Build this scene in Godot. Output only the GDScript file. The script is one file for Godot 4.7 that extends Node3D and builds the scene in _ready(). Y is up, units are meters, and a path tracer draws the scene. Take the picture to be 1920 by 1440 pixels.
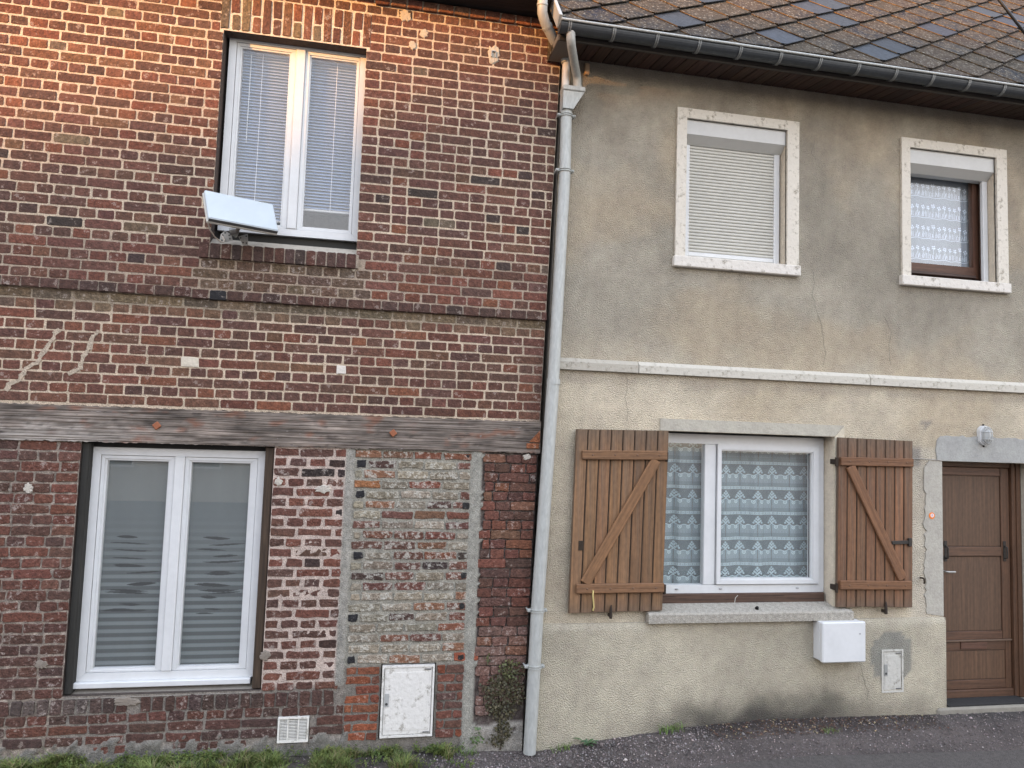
extends Node3D
# A brick cottage and a rendered cottage side by side on a sloping street, low evening sun on the upper wall.

const CAM := Vector3(0, 2.2, 5.1)
var rng := RandomNumberGenerator.new()
var spot := {}          # node -> its place in the world
var names := {}
var kids := {}
var mat := {}


# ---------------------------------------------------------------- mesh collector
class M:
	var v := PackedVector3Array()
	var n := PackedVector3Array()
	var uv := PackedVector2Array()
	var c := PackedColorArray()
	var col := Color.WHITE
	var off := Vector2.ZERO

	func put(p: Vector3, nn: Vector3, t: Vector2, k: Color) -> void:
		v.append(p); n.append(nn); uv.append(t + off); c.append(k)

	func tri(a: Vector3, b: Vector3, d: Vector3, ta := Vector2.ZERO, tb := Vector2.ZERO, td := Vector2.ZERO) -> void:
		var nn := (d - a).cross(b - a).normalized()
		put(a, nn, ta, col); put(b, nn, tb, col); put(d, nn, td, col)

	func face(p: Array, t: Array, outward: Vector3) -> void:
		var nn: Vector3 = (p[2] - p[0]).cross(p[1] - p[0])
		if nn.length() < 1e-12 and p.size() > 3:
			nn = (p[3] - p[0]).cross(p[2] - p[0])
		var turn := nn.dot(outward) < 0
		for i in range(1, p.size() - 1):
			if turn:
				tri(p[0], p[i + 1], p[i], t[0], t[i + 1], t[i])
			else:
				tri(p[0], p[i], p[i + 1], t[0], t[i], t[i + 1])

	func smooth(p: Array, nn: Array, t: Array) -> void:   # a quad with a normal at each corner
		var out: Vector3 = nn[0] + nn[2]
		var g: Vector3 = (p[2] - p[0]).cross(p[1] - p[0])
		if g.length() < 1e-12:
			g = (p[3] - p[0]).cross(p[2] - p[0])
		var o := [0, 1, 2, 0, 2, 3] if g.dot(out) >= 0 else [0, 2, 1, 0, 3, 2]
		for i in o:
			put(p[i], nn[i], t[i], col)

	static func flat(p: Vector3, nn: Vector3, along: int) -> Vector2:   # metres on the face, grain (v) along axis 0 x, 1 y, 2 z
		var a := absf(nn.x)
		var b := absf(nn.y)
		var d := absf(nn.z)
		var q: Vector2
		if d >= a and d >= b:
			q = Vector2(p.y, p.x) if along == 0 else Vector2(p.x, p.y)
		elif b >= a:
			q = Vector2(p.z, p.x) if along == 0 else Vector2(p.x, p.z)
		else:
			q = Vector2(p.y, p.z) if along == 2 else Vector2(p.z, p.y)
		return q

	func poly(p: Array, outward: Vector3, along := 1) -> void:
		var t := []
		for q in p:
			t.append(flat(q, outward, along))
		face(p, t, outward)

	func box(lo: Vector3, hi: Vector3, bev := 0.003, along := 1) -> void:
		var mid := (lo + hi) / 2
		var h := (hi - lo) / 2
		var b := minf(bev, minf(h.x, minf(h.y, h.z)) * 0.45)
		var ax := [Vector3.RIGHT, Vector3.UP, Vector3.BACK]
		for i in 3:
			var j := (i + 1) % 3
			var k := (i + 2) % 3
			for s in [-1.0, 1.0]:
				var q := []
				for e in [[-1, -1], [1, -1], [1, 1], [-1, 1]]:
					q.append(mid + ax[i] * s * h[i] + ax[j] * e[0] * (h[j] - b) + ax[k] * e[1] * (h[k] - b))
				poly(q, ax[i] * s, along)
				if b > 0:
					for s2 in [-1.0, 1.0]:
						var w: Vector3 = ax[i] * s + ax[j] * s2
						var r := []
						for e in [-1.0, 1.0]:
							r.append(mid + ax[i] * s * h[i] + ax[j] * s2 * (h[j] - b) + ax[k] * e * (h[k] - b))
						for e in [1.0, -1.0]:
							r.append(mid + ax[i] * s * (h[i] - b) + ax[j] * s2 * h[j] + ax[k] * e * (h[k] - b))
						poly(r, w, along)
		if b > 0:
			for x in [-1.0, 1.0]:
				for y in [-1.0, 1.0]:
					for z in [-1.0, 1.0]:
						var g := Vector3(x, y, z)
						poly([mid + g * Vector3(h.x, h.y - b, h.z - b), mid + g * Vector3(h.x - b, h.y, h.z - b), mid + g * Vector3(h.x - b, h.y - b, h.z)], g, along)

	func prism(p2: PackedVector2Array, z0: float, z1: float, along := 1) -> void:   # an outline in x and y, from z0 to z1
		var idx := Geometry2D.triangulate_polygon(p2)
		for s in [[z1, 1.0], [z0, -1.0]]:
			for i in range(0, idx.size(), 3):
				var q := []
				for k in 3:
					var w := p2[idx[i + k]]
					q.append(Vector3(w.x, w.y, s[0]))
				poly(q, Vector3(0, 0, s[1]), along)
		var area := 0.0
		for i in p2.size():
			area += p2[i].cross(p2[(i + 1) % p2.size()])
		for i in p2.size():
			var a := p2[i]
			var b := p2[(i + 1) % p2.size()]
			var o := (b - a).orthogonal() * (1.0 if area > 0 else -1.0)
			if a.distance_to(b) > 1e-6:
				poly([Vector3(a.x, a.y, z0), Vector3(b.x, b.y, z0), Vector3(b.x, b.y, z1), Vector3(a.x, a.y, z1)], Vector3(o.x, o.y, 0), along)

	func tube(path: Array, r, sides := 12, caps := true) -> void:   # r a number or one number per point
		var pts := path
		var rings := []
		var side := Vector3.UP
		for i in pts.size():
			var d: Vector3 = (pts[mini(i + 1, pts.size() - 1)] - pts[maxi(i - 1, 0)]).normalized()
			if i == 0:
				side = d.cross(Vector3.RIGHT if absf(d.x) < 0.8 else Vector3.UP).normalized()
			else:
				side = (side - d * side.dot(d)).normalized()
			var up := d.cross(side)
			var ring := []
			var rr: float = r[i] if r is Array else r
			for k in sides + 1:
				var a := TAU * k / sides
				var nn := side * cos(a) + up * sin(a)
				ring.append([pts[i] + nn * rr, nn])
			rings.append(ring)
		var l := 0.0
		for i in pts.size() - 1:
			var l2: float = l + pts[i].distance_to(pts[i + 1])
			for k in sides:
				var q := [rings[i][k], rings[i][k + 1], rings[i + 1][k + 1], rings[i + 1][k]]
				smooth([q[0][0], q[1][0], q[2][0], q[3][0]], [q[0][1], q[1][1], q[2][1], q[3][1]], [Vector2(k * 0.02, l), Vector2(k * 0.02 + 0.02, l), Vector2(k * 0.02 + 0.02, l2), Vector2(k * 0.02, l2)])
			l = l2
		if caps:
			for e in [[0, -1.0], [pts.size() - 1, 1.0]]:
				var q := []
				var t := []
				for k in sides:
					q.append(rings[e[0]][k][0]); t.append(Vector2.ZERO)
				var d: Vector3 = pts[1] - pts[0] if e[0] == 0 else pts[-1] - pts[-2]
				face(q, t, d * e[1])

	func sweep_x(prof: Array, x0: float, x1: float, closed := false) -> void:   # a profile of (z, y) points carried along x, two-sided by its own thickness
		for i in prof.size() - (0 if closed else 1):
			var a: Vector2 = prof[i]
			var b: Vector2 = prof[(i + 1) % prof.size()]
			var nn := Vector3(0, b.x - a.x, -(b.y - a.y))
			poly([Vector3(x0, a.y, a.x), Vector3(x1, a.y, a.x), Vector3(x1, b.y, b.x), Vector3(x0, b.y, b.x)], nn, 0)

	func ball(at: Vector3, r: Vector3, rows := 6, cols := 10) -> void:
		for i in rows:
			for k in cols:
				var q := []
				var nn := []
				for e in [[0, 0], [0, 1], [1, 1], [1, 0]]:
					var th: float = PI * (i + e[0]) / rows
					var ph: float = TAU * (k + e[1]) / cols
					var d := Vector3(sin(th) * cos(ph), cos(th), sin(th) * sin(ph))
					q.append(at + d * r); nn.append((d / r).normalized())
				smooth(q, nn, [Vector2.ZERO, Vector2.ZERO, Vector2.ZERO, Vector2.ZERO])

	func moved(t: Transform3D, from := 0) -> void:
		for i in range(from, v.size()):
			v[i] = t * v[i]
			n[i] = (t.basis * n[i]).normalized()

	func mesh(at := Vector3.ZERO) -> ArrayMesh:
		var p := v
		if at != Vector3.ZERO:
			p = Transform3D(Basis(), -at) * v
		var a := []
		a.resize(Mesh.ARRAY_MAX)
		a[Mesh.ARRAY_VERTEX] = p
		a[Mesh.ARRAY_NORMAL] = n
		a[Mesh.ARRAY_TEX_UV] = uv
		a[Mesh.ARRAY_COLOR] = c
		var m := ArrayMesh.new()
		m.add_surface_from_arrays(Mesh.PRIMITIVE_TRIANGLES, a)
		return m


# ---------------------------------------------------------------- nodes
func numbered(called: String) -> String:
	if not names.has(called):
		names[called] = 0
		return called
	names[called] += 1
	return "%s_%03d" % [called, names[called]]


func thing(called: String, label: String, category: String, at := Vector3.ZERO, group := "") -> Node3D:
	var o := Node3D.new()
	o.name = numbered(called)
	add_child(o, true)
	o.position = at
	spot[o] = at
	tag(o, label, category, group)
	return o


func tag(o: Node3D, label: String, category: String, group := "", kind := "") -> void:
	o.set_meta("label", label)
	if category: o.set_meta("category", category)
	if group: o.set_meta("group", group)
	if kind: o.set_meta("kind", kind)


func part(owner_: Node, called: String, m: M, material: Material, at = null) -> MeshInstance3D:
	var base: Vector3 = spot.get(owner_, Vector3.ZERO)
	var here: Vector3 = base if at == null else at
	var o := shaped(owner_, called, m.mesh(here), material)
	o.position = here - base
	spot[o] = here
	return o


func shaped(owner_: Node, called: String, mesh: Mesh, material: Material) -> MeshInstance3D:
	var o := MeshInstance3D.new()
	if owner_ == self:
		o.name = numbered(called)
	else:
		var nm := called
		var k := 0
		var used: Dictionary = kids.get(owner_, {})
		if used.has(called):
			k = used[called] + 1
			nm = "%s_%03d" % [called, k]
		used[called] = k
		kids[owner_] = used
		o.name = nm
	o.mesh = mesh
	o.material_override = material
	owner_.add_child(o, true)
	return o


func alone(called: String, label: String, category: String, m: M, material: Material, group := "", kind := "", at := Vector3.ZERO) -> MeshInstance3D:
	var o := part(self, called, m, material, at)
	if kind == "structure":
		o.set_meta("kind", kind)
	else:
		tag(o, label, category, group, kind)
	return o


# ---------------------------------------------------------------- textures
func noise(sd: int, freq: float, oct := 4, kind := FastNoiseLite.TYPE_SIMPLEX_SMOOTH) -> FastNoiseLite:
	var f := FastNoiseLite.new()
	f.seed = sd
	f.noise_type = kind
	f.frequency = freq
	f.fractal_octaves = oct
	return f


func layer(sd: int, size: int, freq: float, oct := 4, kind := FastNoiseLite.TYPE_SIMPLEX_SMOOTH, squash := 1) -> PackedByteArray:
	var f := noise(sd, freq, oct, kind)
	var im := f.get_seamless_image(size, size / squash)
	im.convert(Image.FORMAT_L8)
	if squash > 1:
		im.resize(size, size, Image.INTERPOLATE_CUBIC)
	return im.get_data()


func paint(size: int, layers: Array, fn: Callable, alpha := false) -> ImageTexture:   # fn gets the layers' values 0 .. 1 and gives a linear colour
	var lut := PackedByteArray()
	lut.resize(1025)
	for i in 1025:
		lut[i] = int(roundf(255.0 * pow(i / 1024.0, 1 / 2.2)))
	var st := 4 if alpha else 3
	var out := PackedByteArray()
	out.resize(size * size * st)
	var vals := PackedFloat32Array()
	vals.resize(layers.size())
	for i in size * size:
		for k in layers.size():
			vals[k] = layers[k][i] / 255.0
		var c: Color = fn.call(vals)
		out[i * st] = lut[clampi(int(c.r * 1024), 0, 1024)]
		out[i * st + 1] = lut[clampi(int(c.g * 1024), 0, 1024)]
		out[i * st + 2] = lut[clampi(int(c.b * 1024), 0, 1024)]
		if alpha:
			out[i * st + 3] = clampi(int(c.a * 255), 0, 255)
	return ImageTexture.create_from_image(Image.create_from_data(size, size, false, Image.FORMAT_RGBA8 if alpha else Image.FORMAT_RGB8, out))


func heights(sd: int, size: int, freq: float, oct := 3, kind := FastNoiseLite.TYPE_SIMPLEX_SMOOTH, squash := 1) -> ImageTexture:
	return ImageTexture.create_from_image(Image.create_from_data(size, size, false, Image.FORMAT_L8, layer(sd, size, freq, oct, kind, squash)))


func surf(called: String, color: Color, rough := 0.9, metal := 0.0) -> StandardMaterial3D:   # colour given linear
	var m := StandardMaterial3D.new()
	m.resource_name = called
	m.albedo_color = color.linear_to_srgb()
	m.roughness = rough
	m.metallic = metal
	m.vertex_color_use_as_albedo = true
	mat[called] = m
	return m


func world_map(m: StandardMaterial3D, scale: float) -> void:
	m.uv1_triplanar = true
	m.uv1_world_triplanar = true
	m.uv1_scale = Vector3.ONE * scale
	m.uv1_triplanar_sharpness = 4.0


func relief(m: StandardMaterial3D, t: Texture2D, cm: float) -> void:
	m.heightmap_enabled = true
	m.heightmap_texture = t
	m.heightmap_scale = cm


func over(m: StandardMaterial3D, t: Texture2D) -> void:   # a layer of lime, dirt or lichen: its alpha says where
	m.detail_enabled = true
	m.detail_blend_mode = BaseMaterial3D.BLEND_MODE_MIX
	m.detail_albedo = t
	m.detail_uv_layer = BaseMaterial3D.DETAIL_UV_1


static func step01(a: float, b: float, x: float) -> float:
	return smoothstep(a, b, x)


func make_materials() -> void:
	var fine := layer(1, 512, 0.09, 3)
	var mid := layer(2, 512, 0.025, 4)
	var big := layer(3, 512, 0.007, 4)
	var cell := layer(4, 512, 0.06, 2, FastNoiseLite.TYPE_CELLULAR)
	var streak := layer(5, 512, 0.03, 4, FastNoiseLite.TYPE_SIMPLEX_SMOOTH, 16)
	var streak2 := layer(6, 512, 0.09, 3, FastNoiseLite.TYPE_SIMPLEX_SMOOTH, 32)
	var grain := paint(512, [fine, mid, cell], func(q):
		var g: float = 0.62 + 0.42 * (q[0] - 0.5) + 0.5 * (q[1] - 0.5) - 0.25 * step01(0.75, 0.95, q[2])
		return Color(g * 1.02, g, g * 0.97))
	var brick_h := heights(11, 512, 0.05, 4)
	var lime := func(lo: float, hi: float, most: float, k: Color):
		return paint(512, [fine, mid, big, cell], func(q):
			var a: float = step01(lo, hi, q[1] * 0.55 + q[2] * 0.35 + q[0] * 0.25 - 0.1)
			var g: float = 0.85 + 0.4 * (q[0] - 0.5)
			return Color(k.r * g, k.g * g, k.b * g, a * most), true)
	var specks: ImageTexture = lime.call(0.62, 0.74, 0.45, Color(0.42, 0.36, 0.31))
	var smear: ImageTexture = lime.call(0.54, 0.72, 0.55, Color(0.42, 0.37, 0.33))
	var wash: ImageTexture = lime.call(0.44, 0.66, 0.70, Color(0.50, 0.49, 0.43))
	for b in [["brick", specks, 0.5], ["worn_brick", smear, 0.8], ["washed_brick", wash, 0.7]]:
		var m := surf(b[0], Color(1, 1, 1), 0.93)
		world_map(m, 1.7)
		m.albedo_texture = grain
		relief(m, brick_h, b[2])
		over(m, b[1])
	var sand := paint(512, [fine, mid, big], func(q):
		var g: float = 0.72 + 0.5 * (q[0] - 0.5) + 0.35 * (q[1] - 0.5)
		return Color(g, g, g))
	var m2 := surf("mortar", Color(1, 1, 1), 0.97)
	world_map(m2, 1.9)
	m2.albedo_texture = sand
	relief(m2, heights(12, 512, 0.08, 3), 0.4)
	# roughcast
	var cast := paint(512, [fine, mid, big], func(q):
		var g: float = 0.86 + 0.16 * (q[0] - 0.5) + 0.14 * (q[1] - 0.5) + 0.16 * (q[2] - 0.5)
		return Color(g, g * (0.995 + 0.02 * (q[2] - 0.5)), g * 0.985))
	var m3 := surf("roughcast", Color(1, 1, 1), 0.98)
	world_map(m3, 1.0)
	m3.albedo_texture = cast
	relief(m3, heights(13, 1024, 0.072, 2), 0.85)
	var m4 := surf("cement", Color(1, 1, 1), 0.96)
	world_map(m4, 1.3)
	m4.albedo_texture = cast
	relief(m4, heights(14, 512, 0.05, 4), 0.2)
	# painted stone and white plastic
	var flaked := paint(512, [fine, mid, big, streak2], func(q):
		var d: float = step01(0.52, 0.88, q[1] * 0.5 + q[2] * 0.42 + q[3] * 0.08 + 0.3 * (q[0] - 0.5))
		var g: float = 0.93 + 0.12 * (q[0] - 0.5) + 0.08 * (q[2] - 0.5)
		return Color(g, g * 0.985, g * 0.95).lerp(Color(0.36, 0.335, 0.28), d * 0.9))
	var m5 := surf("painted_stone", Color(1, 1, 1), 0.8)
	world_map(m5, 1.6)
	m5.albedo_texture = flaked
	relief(m5, heights(15, 512, 0.03, 4), 0.25)
	var dusty := paint(256, [layer(21, 256, 0.02, 4), layer(22, 256, 0.1, 2)], func(q):
		var g: float = 0.97 + 0.09 * (q[0] - 0.5) + 0.05 * (q[1] - 0.5)
		return Color(g, g, g * 0.99))
	var m6 := surf("white_plastic", Color(0.61, 0.625, 0.63), 0.4)
	world_map(m6, 0.8)
	m6.albedo_texture = dusty
	# wood: v runs along the grain, in metres
	var wood := paint(512, [streak, streak2, mid, fine], func(q):
		var g: float = 0.66 + 0.55 * (q[0] - 0.5) + 0.35 * (q[1] - 0.5) + 0.12 * (q[2] - 0.5)
		g *= 1.0 - 0.5 * step01(0.66, 0.8, q[1])
		return Color(g * 1.03, g, g * 0.95))
	var soft_wood := paint(512, [streak, streak2, mid, fine], func(q):
		var g: float = 0.66 + 0.34 * (q[0] - 0.5) + 0.16 * (q[1] - 0.5) + 0.22 * (q[2] - 0.5)
		g *= 1.0 - 0.25 * step01(0.68, 0.8, q[1])
		return Color(g * 1.03, g, g * 0.95))
	var wood_h := heights(16, 512, 0.06, 3, FastNoiseLite.TYPE_SIMPLEX_SMOOTH, 16)
	for w in [["shutter_wood", 0.72, 0.2], ["door_wood", 0.6, 0.1], ["dark_wood", 0.85, 0.2], ["beam_wood", 0.95, 1.0]]:
		var m := surf(w[0], Color(1, 1, 1), w[1])
		m.albedo_texture = wood
		m.albedo_texture = wood if w[0] == "dark_wood" else soft_wood
		m.uv1_scale = Vector3(2.2, 0.55, 1) if w[0] == "beam_wood" else Vector3(2.4, 1.1, 1)
		relief(m, wood_h, w[2])
	over(mat.beam_wood, paint(512, [mid, big, streak, streak2], func(q):
		var a: float = step01(0.45, 0.72, q[1] * 0.6 + q[0] * 0.3 + q[2] * 0.2 - 0.02)
		var k := Color(0.40, 0.36, 0.34, a * 0.65)
		if q[3] < 0.30: k = Color(0.06, 0.05, 0.045, 0.7)
		elif q[1] < 0.36 and q[0] > 0.5: k = Color(0.27, 0.13, 0.09, 0.55)
		return k, true))
	# the lintel: grain along the street
	var bm := surf("old_beam", Color(1, 1, 1), 0.95)
	world_map(bm, 1.0)
	bm.uv1_scale = Vector3(0.5, 1.9, 1.0)
	var turned: Image = soft_wood.get_image().duplicate()
	turned.rotate_90(CLOCKWISE)
	bm.albedo_texture = ImageTexture.create_from_image(turned)
	var ridges: Image = wood_h.get_image().duplicate()
	ridges.rotate_90(CLOCKWISE)
	relief(bm, ImageTexture.create_from_image(ridges), 1.0)
	# metals
	var dull := paint(256, [layer(23, 256, 0.03, 4), layer(24, 256, 0.09, 3)], func(q):
		var g: float = 0.80 + 0.22 * (q[0] - 0.5) + 0.12 * (q[1] - 0.5)
		return Color(g, g * 1.0, g * 0.99))
	for z in [["zinc", Color(0.50, 0.52, 0.50), 0.62, 0.2], ["dark_zinc", Color(0.075, 0.085, 0.095), 0.45, 0.5], ["iron", Color(0.05, 0.045, 0.04), 0.65, 0.4], ["steel", Color(0.42, 0.42, 0.40), 0.42, 0.7]]:
		var m := surf(z[0], z[1], z[2], z[3])
		world_map(m, 2.2)
		if z[0] == "zinc": m.uv1_scale = Vector3(5, 1.1, 5)
		m.albedo_texture = dull
	# slate with lichen
	var m7 := surf("slate", Color(1, 1, 1), 0.9)
	m7.metallic_specular = 0.2
	world_map(m7, 1.0)
	m7.albedo_texture = grain
	relief(m7, brick_h, 0.35)
	var lich := layer(25, 1024, 0.02, 4)
	var lich2 := layer(26, 1024, 0.045, 2)
	over(m7, paint(1024, [lich, lich2, layer(27, 1024, 0.006, 3)], func(q):
		var w: float = step01(0.68, 0.75, q[1]) * step01(0.45, 0.6, q[0])
		var b: float = step01(0.43, 0.52, q[0] * 0.55 + q[2] * 0.45)
		return Color(0.066, 0.052, 0.035, b * 0.85).lerp(Color(0.42, 0.41, 0.36, 0.9), w), true))
	var m10 := surf("bare_slate", Color(1, 1, 1), 0.7)
	m10.metallic_specular = 0.3
	world_map(m10, 1.0)
	m10.albedo_texture = grain
	relief(m10, brick_h, 0.2)
	# glass, cloth, plants, road
	var g1 := StandardMaterial3D.new()
	g1.transparency = BaseMaterial3D.TRANSPARENCY_ALPHA
	g1.albedo_color = Color(0.9, 0.95, 0.95, 0.02)
	g1.roughness = 0.0
	g1.metallic_specular = 0.5
	mat.glass = g1
	var m8 := surf("leaf", Color(1, 1, 1), 0.6)
	m8.backlight_enabled = true
	m8.backlight = Color(0.25, 0.3, 0.1)
	var tar := paint(1024, [layer(31, 1024, 0.13, 2), layer(32, 1024, 0.02, 4), layer(33, 1024, 0.22, 1)], func(q):
		var g: float = 0.55 + 0.7 * (q[0] - 0.5) + 0.25 * (q[1] - 0.5)
		return Color(g, g * 0.97, g * 0.97).lerp(Color(1, 0.98, 0.95), step01(0.78, 0.9, q[2]) * 0.4))
	var m9 := surf("tarmac", Color(1, 1, 1), 0.95)
	world_map(m9, 1.1)
	m9.albedo_texture = tar
	relief(m9, heights(34, 1024, 0.11, 3), 1.8)
	surf("plain", Color(1, 1, 1), 0.8)
	surf("gloss", Color(1, 1, 1), 0.3)


func rnd(a: float, b: float) -> float:
	return rng.randf_range(a, b)


func jit(c: Color, k: float) -> Color:
	var g := 1.0 + rnd(-k, k)
	return Color(c.r * g * (1 + rnd(-k, k) * 0.3), c.g * g, c.b * g * (1 + rnd(-k, k) * 0.3))


# ---------------------------------------------------------------- bricks
func edge_x(y: float) -> float:     # the right end of the brick front leans a little
	return lerpf(1.128, 1.262, clampf((y - 0.1) / 4.9, 0, 1.1))


const TONES := {
	"red": [Color(0.205, 0.082, 0.060), Color(0.17, 0.072, 0.056), Color(0.155, 0.075, 0.062), Color(0.225, 0.095, 0.062), Color(0.13, 0.066, 0.056), Color(0.19, 0.092, 0.068), Color(0.18, 0.10, 0.07)],
	"purple": [Color(0.150, 0.074, 0.066), Color(0.165, 0.080, 0.068), Color(0.135, 0.072, 0.063), Color(0.15, 0.084, 0.068), Color(0.125, 0.070, 0.062), Color(0.175, 0.086, 0.070)],
	"deep": [Color(0.165, 0.070, 0.056), Color(0.14, 0.064, 0.054), Color(0.125, 0.066, 0.056), Color(0.18, 0.075, 0.058), Color(0.115, 0.066, 0.060)],
	"orange": [Color(0.30, 0.098, 0.055), Color(0.25, 0.082, 0.05), Color(0.22, 0.075, 0.052), Color(0.27, 0.105, 0.062)],
	"dark": [Color(0.085, 0.055, 0.052), Color(0.075, 0.055, 0.055), Color(0.10, 0.060, 0.055), Color(0.065, 0.050, 0.050), Color(0.11, 0.06, 0.056)],
	"pale": [Color(0.33, 0.31, 0.265), Color(0.36, 0.345, 0.30), Color(0.30, 0.27, 0.24), Color(0.38, 0.35, 0.31)],
	"lichen": [Color(0.20, 0.155, 0.105), Color(0.18, 0.15, 0.115), Color(0.215, 0.17, 0.125), Color(0.165, 0.13, 0.105)],
}
var laid := []       # bricks to build: {x, y, w, h, z, tone, mat, rough, part, name}


func tone(kind: String) -> Color:
	var l: Array = TONES[kind]
	return jit(l[rng.randi() % l.size()], 0.15) * Color(1.06, 1.0, 0.88)


func lay(x: float, y: float, w: float, h: float, col: Color, material: String, group: String, called := "brick", z := 0.0, rough := 0.0022, back := -0.016, ins := 0.003) -> void:
	laid.append({"x": x, "y": y, "w": w, "h": h, "col": col, "mat": material, "group": group, "called": called, "z": z, "rough": rough, "back": back, "ins": ins})


func brick_shape(m: M, at: Vector3, b: Dictionary) -> void:
	var a: float = b.w / 2
	var h: float = b.h / 2
	var r := minf(0.0068, h * 0.35) * rnd(0.4, 1.3)
	var p: Array[Vector2] = [Vector2(-a + r, -h), Vector2(-a * 0.3, -h), Vector2(a * 0.35, -h), Vector2(a - r, -h), Vector2(a, -h + r), Vector2(a, h - r), Vector2(a - r, h), Vector2(a * 0.3, h), Vector2(-a * 0.35, h), Vector2(-a + r, h), Vector2(-a, h - r), Vector2(-a, -h + r)]
	if b.w < 0.14:
		p.remove_at(8); p.remove_at(2)
	var k: float = b.rough
	for i in p.size():
		p[i] += Vector2(rnd(-k, k), rnd(-k, k))
	if k > 0.003 and rng.randf() < 0.4:   # a chipped corner
		var i := rng.randi() % p.size()
		p[i] *= Vector2(rnd(0.86, 0.97), rnd(0.7, 0.92))
	var tx := rnd(-0.008, 0.008)
	var ty := rnd(-0.02, 0.02)
	var zz: float = b.z + rnd(-0.0016, 0.0016) - (rnd(0, 0.005) if k > 0.003 else 0.0)
	var ins: float = b.ins
	var q: Array[Vector3] = []
	var o: Array[Vector3] = []
	var mid: Array[Vector3] = []
	for w in p:
		var s := Vector2(1 - ins / a, 1 - ins / h)
		var u := w * s
		q.append(at + Vector3(u.x, u.y, zz + u.x * tx + u.y * ty))
		o.append(at + Vector3(w.x, w.y, zz - ins * 1.3))
		mid.append(at + Vector3(w.x, w.y, b.z + b.back))
	m.col = b.col
	var c := at + Vector3(0, 0, zz + rnd(-0.0005, 0.0018))
	var n := p.size()
	for i in n:
		var j := (i + 1) % n
		m.face([c, q[i], q[j]], [Vector2.ZERO, Vector2.ZERO, Vector2.ZERO], Vector3.BACK)
		var out := Vector3(p[i].x + p[j].x, p[i].y + p[j].y, 0.01)
		m.face([q[i], q[j], o[j], o[i]], [Vector2.ZERO, Vector2.ZERO, Vector2.ZERO, Vector2.ZERO], Vector3(out.x, out.y, 0.02))
		m.face([o[i], o[j], mid[j], mid[i]], [Vector2.ZERO, Vector2.ZERO, Vector2.ZERO, Vector2.ZERO], Vector3(out.x, out.y, 0))


# one course between x0 and x1; bond "s" stretchers, "h" headers, "m" mixed
func course(x0: float, x1: float, y: float, h: float, bond: String, start: float, look: Callable, joint := 0.0098) -> void:
	var x := start
	var first := true
	var prev := ""
	while x < x1:
		var l := 0.221
		var kind := bond
		if bond == "m":
			kind = "h" if rng.randf() < 0.55 and prev != "hh" else "s"
			prev = (prev + "h").right(2) if kind == "h" else "s"
		if kind == "h":
			l = 0.1045
		l += rnd(-0.006, 0.006)
		var a := maxf(x, x0)
		var b := minf(x + l, x1)
		if x1 - b < 0.05 and b < x1:
			b = x1
			l = b - x
		if b - a > 0.035:
			look.call((a + b) / 2, y, b - a, h)
		x += l + joint * rnd(0.75, 1.3)
		first = false


func span_minus(x0: float, x1: float, holes: Array, y: float) -> Array:
	var out := [[x0, x1]]
	for g in holes:
		if y > g[2] and y < g[3]:
			var nx := []
			for s in out:
				if g[1] <= s[0] or g[0] >= s[1]:
					nx.append(s)
				else:
					if g[0] - s[0] > 0.03: nx.append([s[0], g[0]])
					if s[1] - g[1] > 0.03: nx.append([g[1], s[1]])
			out = nx
	return out


const LEFT := -2.78
const UL := [-1.172, -0.188, 3.446, 4.975]      # openings: x0, x1, y0, y1
const LL := [-1.882, -0.670, 0.447, 2.072]
const CAB := [0.118, 0.494, 0.095, 0.597]
const VENT := [-0.552, -0.343, 0.098, 0.274]


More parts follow.
